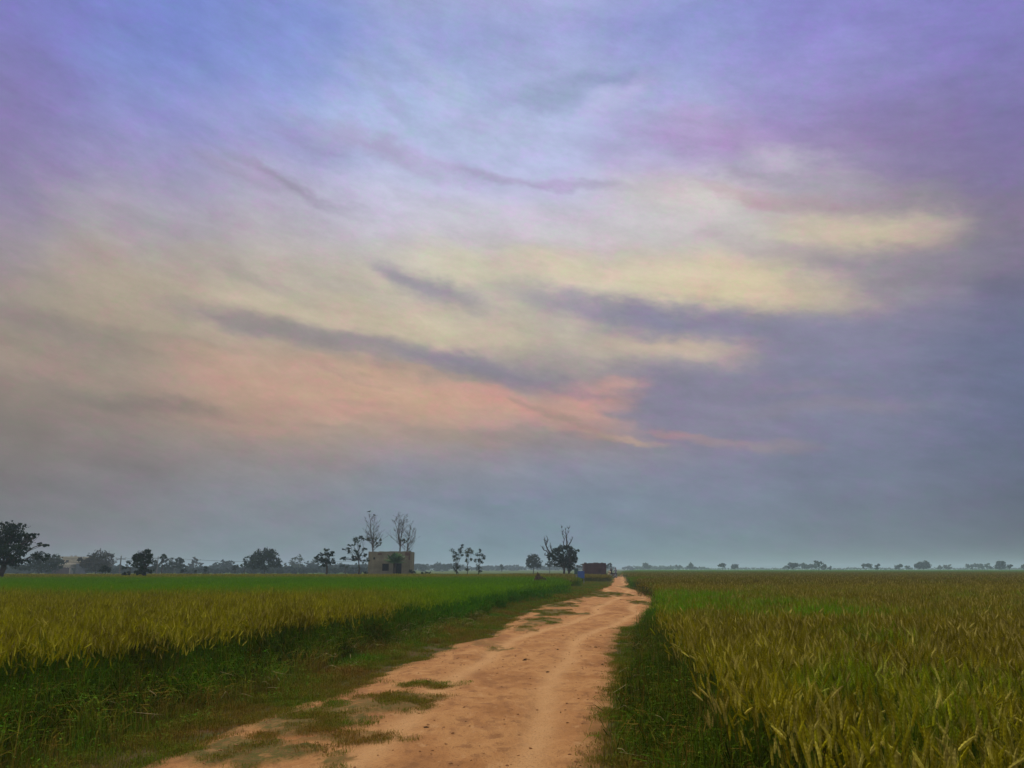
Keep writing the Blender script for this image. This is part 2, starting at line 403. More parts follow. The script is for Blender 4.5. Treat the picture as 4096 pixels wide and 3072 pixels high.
# front edge of the left crop (its tops) and left edge of the right one
WH = .80
fl = sorted([ground(*q, WH) for q in [(0,2600),(400,2562),(1000,2498),(1500,2425),(1880,2372),(2050,2348),(2160,2335),(2236,2327)]], key=lambda t: t[0])
FLX = np.array([-30] + [a for a, b in fl]); FLY = np.array([fl[0][1] - 6.5] + [b for a, b in fl])
FLY = FLY - .65*np.clip((-1.5 - FLX)/2.5, 0, 1)
BX = np.array([1.15,1.35,1.78,2.95,4.7,8.2,11.2,19.5,38,140]); BY = np.array([-8,3,8.6,15,25,45,70,130,260,950])
xb = lambda y: np.interp(y, BY, BX) + .5*(fbm(np.asarray(y)*.6, 5.1) - .5)
def in_left(x, y):
    x = np.asarray(x, float)
    f = np.interp(x, FLX, FLY) + .5*(fbm(x*.8, 2.2) - .5)
    a = (y > f) & (x < 3.3)
    b = (y > 69) & (x < np.interp(y, LY, LX) - 1.2) & ~((x > 5.2) & (y < 96))
    return (a | b) & (y < 115 + .02*x)
def in_right(x, y): return (x > xb(y)) & (x > xr(y) + .35) & (y < 900)

# grass islands on the track: centre x,y px, half sizes px, strength
ISL = [(1230,2905,230,60,1.0),(1450,2850,260,34,.9),(1020,3010,260,55,1.0),(1650,2800,150,16,.9),(1700,2745,110,14,.6),(1400,2960,180,26,.7),(1330,3050,60,30,.8),
       (2205,2456,125,11,1.3),(2150,2488,95,15,1.3),(2220,2420,120,9,1.3),(2260,2392,60,7,1.2),(2090,2520,50,10,.8),(1560,2830,200,30,.8),(950,3040,200,40,1.2),(2430,2378,90,10,1.0),(2340,2383,85,9,1.3),(2575,2413,50,12,1.0),(2250,2405,80,7,.8),
       (2000,2602,50,8,.9),(1830,2560,60,12,.5),(1930,2580,70,10,.4),(2140,2500,90,8,.5),(2520,2352,30,6,.8)]
ISLW = []
for (px, py, hx, hy, s_) in ISL:
    x0, y0 = ground(px, py); x1, _ = ground(px+hx, py); _, ya = ground(px, py+hy); _, yb = ground(px, py-hy)
    ISLW.append((x0, (ya+yb)/2, abs(x1-x0), abs(yb-ya)/2, s_))
def island(x, y):
    w = np.zeros_like(np.asarray(x, float))
    for q, (cx, cy, hx, hy, s_) in enumerate(ISLW):
        n1 = (fbm((x-cx)/hx*2.6 + 7.3*q, (y-cy)/hy*1.7 + 3.1*q, 5) - .5)*2.3
        d = np.sqrt(((x-cx)/hx)**2 + ((y-cy)/hy)**2) + n1
        w = np.maximum(w, s_*np.clip((1.05-d)/.35, 0, 1))
    return w

# ------------------------------------------------------------------ ground, track
t = NT("field_soil", .95, .05)
p = t.pos(); sp = t.n('ShaderNodeSeparateXYZ'); t.l(p, sp.inputs[0])
near = t.mix(t.rng(t.noise(p, .9, 7, .7), .42, .6), (.13,.075,.03), (.075,.09,.016))
near = t.mix(t.rng(t.noise(p, 9, 6, .7), .45, .62), near, (.07,.045,.018))
strip = t.noise(p, .020, 3, .5, (.25, 1, 1))
far = t.ramp(strip, [(.30,(.03,.085,.006)), (.46,(.05,.11,.008)), (.54,(.13,.115,.015)), (.60,(.045,.095,.007)), (.75,(.035,.085,.006))])
t.color(t.mix(t.rng(sp.outputs[1], 100, 125), near, far))
t.bump(t.noise(p, 14, 8, .7), .8, .03)
SOIL = t.m
mb = MB(); ys = [-300,-20,0,20,60,120,250,500,900,1600,3000]; xs = [-2600,-900,-300,-100,-30,0,30,100,300,900,2600]
mb.add([(x, y, 0) for y in ys for x in xs], [(j*11+i, j*11+i+1, (j+1)*11+i+1, (j+1)*11+i) for j in range(10) for i in range(10)])
g = mb.build("ground", SOIL); tag(g, kind='structure')

t = NT("dirt_track_soil", .92, .12)
p = t.pos(); at_ = t.n('ShaderNodeAttribute', attribute_name='wear'); wsep_ = t.n('ShaderNodeSeparateXYZ'); t.l(at_.outputs['Vector'], wsep_.inputs[0])
big = t.noise(p, .8, 6, .62, (1, .55, 1)); mid = t.noise(p, 4.5, 7, .68, (1, .6, 1)); fine = t.noise(p, 45, 5, .7)
c = t.ramp(big, [(.34,(.26,.118,.040)), (.46,(.37,.180,.066)), (.54,(.43,.228,.090)), (.64,(.32,.148,.050))])
c = t.mix(t.rng(mid, .52, .63, 0, .8), c, (.235,.11,.042))
c = t.mix(t.rng(t.noise(p, 2.2, 8, .75, (1, .35, 1)), .55, .64, 0, .6), c, (.26,.125,.05))
c = t.mix(t.rng(mid, .44, .32, 0, .6), c, (.50,.30,.145))
c = t.mix(t.math('MULTIPLY', wsep_.outputs[1], t.rng(mid, .3, .6, .5, 1.0)), c, (.49,.285,.13))      # pale packed wheel lines
c = t.mix(t.rng(fine, .54, .66, 0, .7), c, (.17,.08,.033))
grn = t.mix(t.rng(t.noise(p, 16, 5, .7), .4, .6), (.135,.085,.022), (.085,.085,.012))
gm = t.math('MULTIPLY', wsep_.outputs[0], t.rng(t.noise(p, 7, 6, .75, (1, .6, 1)), .34, .54, .45, 1.0))
c = t.mix(gm, c, grn)
vm = t.n('ShaderNodeVectorMath', operation='MULTIPLY'); t.l(c, vm.inputs[0]); vm.inputs[1].default_value = (1.08, 1.01, .82)
c = t.mix(t.rng(t.noise(p, 130, 3, .7), .58, .72, 0, .5), vm.outputs[0], (.14,.06,.016))
t.color(c)
h = t.math('ADD', t.math('MULTIPLY', mid, .6), t.math('MULTIPLY', fine, .25))
t.bump(h, 1.0, .06)
TRACK = t.m
def track_z(x, y):
    a, b = xl(y), xr(y); w_ = b - a
    e = np.minimum(x - a, b - x); edge = np.clip(1 - e/.28, 0, 1); isl = island(x, y)
    # two shallow wheel ruts that keep to the right half of the track
    c1 = b - .62 - .05*w_; c2 = c1 - 1.45; wob = .16*np.sin(y*.31) + .09*np.sin(y*.83+1)
    rut = np.exp(-((x-c1-wob)/.17)**2) + np.exp(-((x-c2-wob)/.18)**2)
    z = .022 + .05*(fbm(x*.7, y*.5) - .45) + .035*(fbm(x*3.1, y*2.6, 5) - .5) - .036*rut + .022*isl
    return np.where(e < -.02, 0.0, np.maximum(z, .006) * (1-edge) + .004*edge), isl, rut, edge
rows = [-8.0]
while rows[-1] < 330: rows.append(rows[-1] + max(.05, abs(rows[-1])*.009 if rows[-1] > 5 else .12))
NCOL = 96
V = []; A = []
for y in rows:
    a, b = float(xl(y)), float(xr(y))
    x = np.linspace(a, b, NCOL); yy = np.full(NCOL, y)
    z, isl, rut, edge = track_z(x, yy)
    V += [(float(x[i]), y, float(z[i])) for i in range(NCOL)]
    A += [(float(max(isl[i], .55*edge[i])), float(min(1, rut[i])*(1-isl[i])), 0.0) for i in range(NCOL)]
n = len(rows)
mb = MB(); mb.add(V, [(j*NCOL+i, j*NCOL+i+1, (j+1)*NCOL+i+1, (j+1)*NCOL+i) for j in range(n-1) for i in range(NCOL-1)])
tr = mb.build("dirt_road", TRACK, smooth=True); tag(tr, kind='structure')
ca = tr.data.attributes.new('wear', 'FLOAT_VECTOR', 'POINT'); ca.data.foreach_set('vector', [q for a in A for q in a])

# the side track that crosses behind the green corner
mb = MB(); cl = [ground(2452,2349), ground(2400,2355), ground(2330,2355), ground(2246,2352), ground(2120,2349), ground(1900,2346)]
cx = np.array([a for a, b in cl]); cy = np.array([b for a, b in cl]); o = np.argsort(cx); cx = cx[o]; cy = cy[o]
xs = np.linspace(cx[0], cx[-1], 60); V = []
for x in xs:
    y = float(np.interp(x, cx, cy)); w_ = 1.3 + .5*float(fbm(x*.8, 1.0)) - (.9 if x < 3 else 0)
    V += [(x, y-w_, .005), (x, y, .012), (x, y+w_, .005)]
mb.add(V, [(3*i+k, 3*i+3+k, 3*i+4+k, 3*i+1+k) for i in range(59) for k in range(2)])
st = mb.build("dirt_track", TRACK); tag(st, kind='structure')
ca = st.data.attributes.new('wear', 'FLOAT_VECTOR', 'POINT'); ca.data.foreach_set('vector', [0.1, .5, 0]*len(V))

# ------------------------------------------------------------------ scattering (crop, grass: stuff)
def scatter(name, pts, rz, sc, idx, sources, mat_kind='stuff'):
    me = bpy.data.meshes.new(name); me.vertices.add(len(pts)); me.vertices.foreach_set('co', np.asarray(pts, np.float32).ravel())
    for nm, ty, arr in (('rz', 'FLOAT', rz), ('sc', 'FLOAT', sc), ('idx', 'INT', idx)):
        at2 = me.attributes.new(nm, ty, 'POINT'); at2.data.foreach_set('value', np.asarray(arr, np.float32 if ty == 'FLOAT' else np.int32))
    me.update()
    o = bpy.data.objects.new(name, me); link(o)
    ng = bpy.data.node_groups.new(name, 'GeometryNodeTree')
    ng.interface.new_socket('Geometry', in_out='INPUT', socket_type='NodeSocketGeometry')
    ng.interface.new_socket('Geometry', in_out='OUTPUT', socket_type='NodeSocketGeometry')
    N = ng.nodes.new; L = ng.links.new
    gi = N('NodeGroupInput'); go = N('NodeGroupOutput')
    jg = N('GeometryNodeJoinGeometry')
    for s_ in reversed(sources):
        oi = N('GeometryNodeObjectInfo'); oi.inputs['Object'].default_value = s_; oi.inputs['As Instance'].default_value = True
        L(oi.outputs['Geometry'], jg.inputs[0])
    ip = N('GeometryNodeInstanceOnPoints'); L(gi.outputs[0], ip.inputs['Points']); L(jg.outputs[0], ip.inputs['Instance'])
    ip.inputs['Pick Instance'].default_value = True
    def attr(nm, ty):
        q = N('GeometryNodeInputNamedAttribute'); q.data_type = ty; q.inputs['Name'].default_value = nm; return q.outputs['Attribute']
    L(attr('idx', 'INT'), ip.inputs['Instance Index'])
    cxyz = N('ShaderNodeCombineXYZ'); L(attr('rz', 'FLOAT'), cxyz.inputs[2])
    er = N('FunctionNodeEulerToRotation'); L(cxyz.outputs[0], er.inputs[0]); L(er.outputs[0], ip.inputs['Rotation'])
    L(attr('sc', 'FLOAT'), ip.inputs['Scale'])
    L(ip.outputs[0], go.inputs[0])
    md = o.modifiers.new('scatter', 'NODES'); md.node_group = ng
    return o

# --- materials of the crop: green stems, ears that ripen in patches
def zone(t, p):
    """0 = ripe, 1 = green: green strip across the left field, green tongues along its corner and the right field's edge"""
    sp = t.n('ShaderNodeSeparateXYZ'); t.l(p, sp.inputs[0]); x, y = sp.outputs[0], sp.outputs[1]
    nn = t.noise(p, .11, 4, .6); n2 = t.noise(p, .5, 4, .6)
    yj = t.math('ADD', y, t.math('MULTIPLY', t.math('SUBTRACT', nn, .5), 26.0))
    band = t.math('MULTIPLY', t.rng(yj, 23, 36), t.rng(yj, 84, 62))
    leftside = t.rng(x, 4.2, 3.2)
    farg = t.math('MULTIPLY', t.rng(x, 5.5, 3.5), t.rng(x, -70, -30, .25, 1))
    corner = t.math('MULTIPLY', t.rng(x, -5.5, -1.0), leftside)
    cor2 = t.math('MULTIPLY', t.math('MULTIPLY', corner, t.rng(y, 16, 26)), t.rng(y, 85, 60))
    a = t.math('MAXIMUM', t.math('MULTIPLY', band, farg), cor2)
    w2 = t.math('MULTIPLY', t.math('MULTIPLY', t.rng(x, 2.2, 3.5), t.rng(x, 9, 5.5)), t.math('MULTIPLY', t.rng(y, 13, 16), t.rng(y, 34, 26)))
    rr = t.math('MULTIPLY', t.rng(n2, .54, .68), t.math('MULTIPLY', t.rng(x, 1.0, 2.0), .5))
    a = t.math('MAXIMUM', a, t.math('MULTIPLY', w2, t.rng(n2, .38, .55)))
    farr = t.math('MULTIPLY', t.rng(y, 80, 300), .95)
    a = t.math('MAXIMUM', a, farr)
    a = t.math('MAXIMUM', a, t.math('MULTIPLY', t.math('MULTIPLY', t.rng(x, 4, 7), t.rng(x, 14, 9)), t.math('MULTIPLY', t.rng(y, 66, 69), t.rng(y, 90, 76))))
    return t.math('MAXIMUM', a, rr), x
def crop_mat(name, ripe_l, ripe_r, green, var=.3):
    t = NT(name, .8, 0.0); p = t.pos(); z, x = zone(t, p)
    ripe = t.mix(t.rng(x, -2, 6), ripe_l, ripe_r)
    n1 = t.noise(p, 1.3, 5, .7); r_ = t.rand()
    ripe = t.mix(t.rng(n1, .36, .66), ripe, tuple(v*.62 for v in ripe_r))
    base = t.mix(z, ripe, green)
    v = t.n('ShaderNodeHueSaturation'); v.inputs['Value'].default_value = 1; t.l(base, v.inputs['Color'])
    q = t.rng(t.noise(p, 9.0, 3, .6), .3, .7, 1-var, 1+var, False); t.l(q, v.inputs['Value'])
    t.l(v.outputs[0], t.b.inputs['Base Color'])
    return t.m
EAR = crop_mat("wheat_ear", (.29,.27,.005), (.225,.185,.009), (.125,.27,.004))
EARB = crop_mat("wheat_ear_pale", (.42,.38,.025), (.42,.34,.07), (.14,.27,.008))
STEM = crop_mat("wheat_stem", (.058,.135,.005), (.066,.072,.007), (.045,.15,.003))
LEAF = crop_mat("wheat_leaf", (.068,.14,.004), (.056,.078,.005), (.052,.165,.003))
DRYL = crop_mat("wheat_dry_leaf", (.16,.12,.012), (.20,.125,.020), (.11,.14,.01))
CROPM = [STEM, LEAF, EAR, EARB, DRYL]
CANOPY = crop_mat("wheat_canopy", (.28,.26,.006), (.18,.165,.008), (.11,.24,.003), .4)

def strip(mb, pts, w, m, axis):
    a = Vector(axis).normalized(); vs_ = []; k = len(pts)
    for i, p_ in enumerate(pts):
        ww = w * (1 - (i/(k-1))**2*.95) * (0.6 if i == 0 else 1)
        vs_ += [Vector(p_) - a*ww*.5, Vector(p_) + a*ww*.5]
    mb.add(vs_, [(2*i, 2*i+1, 2*i+3, 2*i+2) for i in range(k-1)], m)

def wheat_patch(name, size, n, lod, seed, h0=.74, ears=True):
    r_ = random.Random(seed); mb = MB(); k = {0: 1, 1: 1.7, 2: 3.4, 3: 8.5}[lod]
    for _ in range(n):
        x, y = r_.uniform(-size/2, size/2), r_.uniform(-size/2, size/2)
        h = r_.gauss(h0, .07) * (1 if r_.random() > .12 else .8); la = r_.uniform(0, 2*PI); lm = abs(r_.gauss(0, .07)) + .02
        if r_.random() < .06: lm += .12
        D = Vector((math.cos(la), math.sin(la), 0)); T = Vector((-D.y, D.x, 0))
        b = Vector((x, y, 0)); mpt = b + D*lm*h*.35 + Vector((0,0,h*.55)); top = b + D*lm*h*1.1 + Vector((0,0,h*.97))
        m_stem = 0 if r_.random() > .18 else 4
        if lod == 0: mb.tube([b, mpt, top], [.0022, .0019, .0014], 3, m_stem, False)
        elif lod <= 1: strip(mb, [b, mpt, top], .005*k, m_stem, T + D*r_.uniform(-1, 1))
        else: strip(mb, [b + Vector((0,0,h*.3)), top], .006*k, m_stem, T + D*r_.uniform(-1, 1))
        # leaves
        for q in range({0: 3, 1: 2, 2: 1, 3: 1}[lod]):
            z = h*r_.uniform(.10, .70); a = r_.uniform(0, 2*PI); L = r_.uniform(.16, .30); E = Vector((math.cos(a), math.sin(a), 0))
            s0 = b.lerp(top, z/h); up = r_.uniform(.4, .95)
            pts = [s0, s0 + E*L*.35 + Vector((0,0,L*.5*up)), s0 + E*L*.75 + Vector((0,0,L*.52*up)), s0 + E*L*1.05 + Vector((0,0,L*(.2*up-.12)))]
            if lod >= 2: pts = [pts[0], pts[1], pts[3]]
            strip(mb, pts, r_.uniform(.008, .013)*(1 if lod == 0 else k*.8), 1 if r_.random() > .22 or z > .6*h else 4, Vector((-E.y, E.x, r_.uniform(-.5, .5))))
        if r_.random() < .08 or not ears: continue
        # the ear: nods to one side
        nod = r_.choice([.05, .1, .2, .3, .4, .7]) if r_.random() > .10 else 1.8
        ed = (Vector((0,0,1)) + D*nod*r_.uniform(.6, 1.2) + T*r_.uniform(-.3, .3)).normalized()
        L = r_.uniform(.075, .105); me_ = 2 if r_.random() > .30 else 3
        rad = .0066 if lod == 0 else (.0058*k if lod < 2 else .0050*k)
        if lod == 0:
            pts = []; rr = []
            for i in range(11):
                q = i/10; pts.append(top + ed*L*q + D*.012*q*q); rr.append(rad*(.35 + 1.0*math.sin(PI*min(1, q*.92+.08))**.7)*(1.0 if i % 2 else .72))
            rr[-1] = .001; mb.tube(pts, rr, 5, me_, False)
            nA = 18
        elif lod == 1:
            mb.tube([top, top+ed*L*.45, top+ed*L], [rad*.5, rad*.95, rad*.15], 3, me_, False); nA = 7
        else:
            strip(mb, [top - ed*.02, top+ed*L*.5, top+ed*L*1.3], rad*2.6, me_, T); strip(mb, [top - ed*.02, top+ed*L*.5, top+ed*L*1.3], rad*2.6, me_, D); nA = 0 if lod == 3 else 2
        for i in range(nA):
            q = r_.uniform(.1, 1); a = r_.uniform(0, 2*PI); sd_ = (T*math.cos(a) + ed.cross(T)*math.sin(a))
            s0 = top + ed*L*q; e0 = s0 + (ed + sd_*r_.uniform(.12, .38)).normalized()*r_.uniform(.05, .095); w_ = .0008*(1 if lod == 0 else k*1.1)
            mb.add([s0 - T*w_, s0 + T*w_, e0], [(0, 1, 2)], me_)
    return bpy.data.objects.new(name, mb.mesh(name, CROPM))

P0 = [wheat_patch("wheat_tuft", .5, 82, 0, 100+i) for i in range(5)]
PG = [wheat_patch("wheat_tuft", .5, 60, 0, 150+i, .52, False) for i in range(3)]
P1 = [wheat_patch("wheat_tuft", 1.0, 240, 1, 200+i) for i in range(4)]
P2 = [wheat_patch("wheat_tuft", 2.6, 620, 2, 300+i) for i in range(4)]
P3 = [wheat_patch("wheat_tuft", 7.0, 700, 3, 400+i) for i in range(3)]
def field_points(inside, x0, x1, y0, y1, step, mod=lambda y: (-1e9, 1e9)):
    gx, gy = np.meshgrid(np.arange(x0, x1, step), np.arange(y0, y1, step))
    x = gx.ravel() + nr.uniform(-.35, .35, gx.size)*step; y = gy.ravel() + nr.uniform(-.35, .35, gx.size)*step
    keep = inside(x, y) & (np.abs(x) < y*.70 + 4.5) & (y < y1)
    return x[keep], y[keep]
def crop(name, label, inside, side, bands):
    X = []; Y = []; I = []; base = 0; src = []
    for (pl, x0, x1, y0, y1, step, *fn) in bands:
        x, y = field_points(fn[0] if fn else inside, x0, x1, y0, y1, step)
        X.append(x); Y.append(y); I.append(base + nr.integers(0, len(pl), len(x))); base += len(pl); src += pl
    X = np.concatenate(X); Y = np.concatenate(Y); I = np.concatenate(I)
    z = .04*(fbm(X*.25, Y*.25) - .5)
    sc = 1.0 + .16*(fbm(X*.35+5, Y*.35) - .5) + nr.uniform(-.04, .04, len(X))
    o = scatter(name, np.stack([X, Y, z-.01], 1), nr.uniform(0, 2*PI, len(X)), sc, I, src)
    return tag(o, label, 'crop field', kind='stuff')
wr = crop("wheat", "ripening bearded wheat, brown gold, filling the field right of the dirt road", in_right, 1,
     [(PG, .8, 12, -1, 30, .34, lambda x, y: (x > xb(y) - .40 - .35*(fbm(x*2, y*2) - .3)) & (x < xb(y) + .15) & (x > xr(y) + .3)), (P0, 1.2, 14, -1, 13, .42), (P1, 1.5, 34, 13, 40, .80), (P2, 3, 110, 40, 150, 2.0), (P3, 15, 330, 150, 430, 5.5)])
wl = crop("wheat", "yellow topped wheat with green stalks, filling the field left of the dirt road", in_left, -1,
     [(PG, -14, 3, 2, 30, .34, lambda x, y: in_left(x, y + 1.5 + .8*(fbm(x*1.5, y) - .5) + 1.5*np.clip((-2.5 - x)/2, 0, 1)) & ~in_left(x, y - .1) & (x < 2.4)), (P0, -14, 3, 3, 15, .42), (P1, -36, 4, 15, 42, .80), (P2, -88, 22, 42, 116, 2.0)])

# the closed canopy under the ears, further out
def canopy(name, label, poly_rows, x_at, z0=.60):
    mb = MB(); V = []; nc = 60
    for y in poly_rows:
        a, b = x_at(y); x = a + (b-a)*np.linspace(0, 1, nc)**(2 if b > 0 else 1); yy = np.full(nc, y)
        z = z0 + .10*(fbm(x*.9, yy*.9) - .5) + .05*(fbm(x*.2, yy*.2) - .5)
        z[0] = 0.02
        V += [(float(x[i]), y, float(z[i])) for i in range(nc)]
    nrow = len(poly_rows)
    V += [(V[i][0], V[i][1] - .05, 0.01) for i in range(nc)]
    o0 = nrow*nc
    fs = [(j*nc+i, j*nc+i+1, (j+1)*nc+i+1, (j+1)*nc+i) for j in range(nrow-1) for i in range(nc-1)] + [(o0+i, o0+i+1, i+1, i) for i in range(nc-1)]
    mb.add(V, fs); o = mb.build(name, CANOPY); return tag(o, label, 'crop field', kind='stuff')
rr_ = [30.0]
while rr_[-1] < 900: rr_.append(rr_[-1]*1.025)
canopy("wheat_canopy", "closed leafy layer of the wheat right of the dirt road", rr_, lambda y: (float(np.interp(y, BY, BX)) + .9, y*.85 + 12), .58)
rl_ = [46.0 + i*1.2 for i in range(58)]
canopy("wheat_canopy", "closed leafy layer of the wheat left of the dirt road", rl_, lambda y: (-y*.8 - 10, (.2 if y < 56 else 2.2 if y < 70 else (4.6 if y < 98 else float(np.interp(y, LY, LX)) - 2.2))), .52)

# --- verge grass, weeds, straw
def grass_mat(name, a, b, c):
    t = NT(name, .8, 0.0); p = t.pos()
    n1 = t.noise(p, .55, 5, .65)
    t.color(t.mix(t.rng(t.rand(), .0, 1.0, 0, .35, False), t.ramp(n1, [(.36, a), (.50, b), (.62, c)]), (.06,.075,.012)))
    return t.m
GR1 = grass_mat("verge_grass_blade", (.20,.125,.018), (.15,.175,.010), (.080,.21,.005))
GR2 = grass_mat("verge_dry_blade", (.30,.155,.026), (.23,.165,.022), (.16,.18,.014))
GR3 = grass_mat("weed_leaf", (.14,.14,.02), (.08,.18,.010), (.05,.19,.008))
GR4 = mat_simple("straw", (.36,.27,.12), .8, .1, .3, 8)
def grass_tuft(name, n, rad, h, dry, seed, wid=.004, weed=0):
    r_ = random.Random(seed); mb = MB()
    for _ in range(n):
        a = r_.uniform(0, 2*PI); d = rad*math.sqrt(r_.random()); b = Vector((d*math.cos(a), d*math.sin(a), 0))
        a = r_.uniform(0, 2*PI); E = Vector((math.cos(a), math.sin(a), 0)); L = h*r_.uniform(.45, 1.1); bend = r_.uniform(.1, 1.0)
        pts = [b, b + E*L*.25*bend + Vector((0,0,L*.55)), b + E*L*.75*bend + Vector((0,0,L*(1-.45*bend)))]
        strip(mb, pts, wid*r_.uniform(.7, 1.4), 1 if r_.random() < dry else 0, Vector((-E.y, E.x, r_.uniform(-.4, .4))))
    for _ in range(weed):
        a = r_.uniform(0, 2*PI); d = rad*math.sqrt(r_.random()); b = Vector((d*math.cos(a), d*math.sin(a), 0)); L = h*r_.uniform(.5, 1.2)
        top = b + Vector((r_.uniform(-.2, .2)*L, r_.uniform(-.2, .2)*L, L)); strip(mb, [b, top], .004, 2, (1, 0, 0))
        for i in range(7):
            q = b.lerp(top, r_.uniform(.25, 1)); a = r_.uniform(0, 2*PI); E = Vector((math.cos(a), math.sin(a), r_.uniform(-.2, .5))); s_ = r_.uniform(.015, .032)
            T = Vector((-E.y, E.x, 0)); mb.add([q, q+E*s_*.5+T*s_*.28, q+E*s_, q+E*s_*.5-T*s_*.28], [(0, 1, 2, 3)], 2)
    return bpy.data.objects.new(name, mb.mesh(name, [GR1, GR2, GR3]))
T0 = [grass_tuft("grass_tuft", 90, .16, .075, .25+.12*i, 500+i, .0045, 0) for i in range(3)]           # short
T1 = [grass_tuft("grass_tuft", 90, .16, .12, .2+.15*i, 520+i, .0045, 2) for i in range(4)]            # taller, weedy
T2 = [grass_tuft("grass_tuft", 70, .18, .20, .35+.1*i, 540+i, .005, 4) for i in range(3)]             # at the foot of the crop
T3 = [grass_tuft("grass_tuft", 260, .8, .20, .3, 560+i, .018, 10) for i in range(3)]                   # distant
TS = [grass_tuft("grass_tuft", 60, .13, .042, .55, 580+i, .004, 0) for i in range(3)]                  # thin mats on the track
TW = [grass_tuft('grass_tuft', 26, .15, .42, .35+.1*i, 600+i, .007, 3) for i in range(3)]             # rank growth at the crop's foot
src = T0 + T1 + T2 + T3 + TS + TW
pts = []; rz = []; sc = []; ix = []
def lay(n, x0, x1, y0, y1, fn):
    x = nr.uniform(x0, x1, n); y = nr.uniform(y0, y1, n); k = (np.abs(x) < y*.72 + 4)
    x = x[k]; y = y[k]; keep, i, s_ = fn(x, y)
    x, y, i, s_ = x[keep], y[keep], i[keep], s_[keep]
    for a, b, c_, d, zz in zip(x, y, i, s_, track_z(x, y)[0] - .004):
        pts.append((a, b, zz)); rz.append(rnd.uniform(0, 6.28)); sc.append(d); ix.append(c_)
def verge(x, y):
    a, b = xl(y), xr(y)
    fL = np.interp(x, FLX, FLY)
    left = (x < a + .12*nr.standard_normal(len(x))) & ~in_left(x, y + .35); right = (x > b + .07*nr.standard_normal(len(x))) & (x < xb(y) + .5)
    # how far towards the crop: 0 at the track, 1 at the crop
    tl = np.clip((a - x)/1.6, 0, 1); tr_ = np.clip((x - b)/np.maximum(.6, xb(y) - b), 0, 1)
    t_ = np.where(left, tl, tr_); t_ = np.where(left & (y < fL - 2.0) & (x < -3), np.clip(t_, 0, .8), t_)
    g_ = t_ + .55*(fbm(x*1.1, y*1.1) - .5)
    i = np.where(g_ < .26, nr.integers(0, 3, len(x)), np.where(g_ < .80, nr.integers(3, 7, len(x)), nr.integers(7, 10, len(x))))
    s_ = (.75 + .6*nr.random(len(x))) * (.75 + .5*np.clip(g_, 0, 1))
    tall = (nr.random(len(x)) < .35) & (t_ > .45) & ((x < -3) | (x > 1.2)) & (y < 16); i = np.where(tall, nr.integers(16, 19, len(x)), i)
    return left | right, i, s_
lay(22000, -16, 4.5, 2.0, 16, verge)
lay(26000, -26, 12, 16, 42, lambda x, y: (lambda r_: (r_[0], r_[1], r_[2]*1.15))(verge(x, y)))
def verge_far(x, y):
    k, i, s_ = verge(x, y); k = k & ((x < xl(y) - .5) | (x > xr(y) + .75)); return k, nr.integers(10, 13, len(x)), .6 + .5*nr.random(len(x)) * (1 + y/150)
lay(17000, -10, 26, 40, 110, verge_far)
lay(2500, 0, 60, 110, 260, lambda x, y: (lambda r_: (r_[0], r_[1], r_[2]*1.2))(verge_far(x, y)))
def on_track(x, y):
    w = island(x, y)*((x > xl(y) - .1) & (x < xr(y)+.1)); e = np.minimum(x - xl(y), xr(y) - x); w = np.maximum(w, np.where((e > -.1) & (e < .22), .5*(1-np.clip(e, 0, .22)/.22), 0))
    k = nr.random(len(x)) < w*.85*np.clip(fbm(x*4.2, y*3.0)*4.2 - 1.75, 0, 1); return k, nr.integers(13, 16, len(x)), .6 + .7*nr.random(len(x))
lay(52000, -5.5, 2, 3, 16, on_track)
lay(26000, -5, 9, 16, 60, lambda x, y: (lambda r_: (r_[0], np.where(y > 22, nr.integers(0, 3, len(x)), r_[1]), np.where(y > 22, .75, 1.2)*r_[2]))(on_track(x, y)))
vg = scatter("verge_grass", np.array(pts), rz, sc, ix, src)
tag(vg, "short dry and green grass with weeds along both sides of the dirt road", 'grass', kind='stuff')

# straw and bent dry stalks over the weeds
mb = MB()
for i in range(520):
    if rnd.random() < .6: y = rnd.uniform(6, 26); x = float(np.interp(y, FLY, FLX)) + rnd.uniform(-.3, 1.3)
    else: y = rnd.uniform(4.5, 20); x = float(xb(y)) + rnd.uniform(-.9, .3)
    if xl(y) < x < xr(y): continue
    a = rnd.uniform(0, 6.28); L = rnd.uniform(.12, .4); E = Vector((math.cos(a), math.sin(a), 0)); z = rnd.uniform(.08, .38); up = rnd.uniform(-.4, .8)
    p_ = Vector((x, y, z)); strip(mb, [p_, p_ + E*L*.5 + Vector((0, 0, L*.4*up)), p_ + E*L + Vector((0, 0, L*.3*up - .03))], rnd.uniform(.004, .007), 0, Vector((-E.y, E.x, .5)))
o = mb.build("straw", GR4); tag(o, "pale bent straw lying over the weeds at the crop edges", 'straw', kind='stuff')

# clods and pebbles on the track
cm = mat_simple("clod", (.30,.15,.06), .95, .05, .4, 30)
dm = mat_simple("dark_clod", (.055,.03,.014), .95, .05, .4, 30)
cl_ = []
for i in range(4):
    mb = MB(); mb.ellipsoid((0, 0, .2), (1, .8, .45) if i < 3 else (2.2, 1.3, .7), 7, 5, 0, .28); cl_.append(bpy.data.objects.new("clod", mb.mesh("clod", cm if i < 3 else dm)))
n_ = 6500; y = 4 + 40*nr.random(n_)**1.8; x = xl(y) + (xr(y) - xl(y))*nr.random(n_)
k = nr.random(n_) < .25 + .9*np.clip(fbm(x*1.2+9, y*1.2)*3 - 1.5, 0, 1)
x = x[k]; y = y[k]
o = scatter("pebbles", np.stack([x, y, track_z(x, y)[0]], 1), nr.uniform(0, 6.28, len(x)), .004 + .015*nr.random(len(x))**3, np.where(nr.random(len(x)) < .045, 3, nr.integers(0, 3, len(x))), cl_)
tag(o, "small earth clods and pebbles scattered over the dirt road", 'pebbles', kind='stuff')
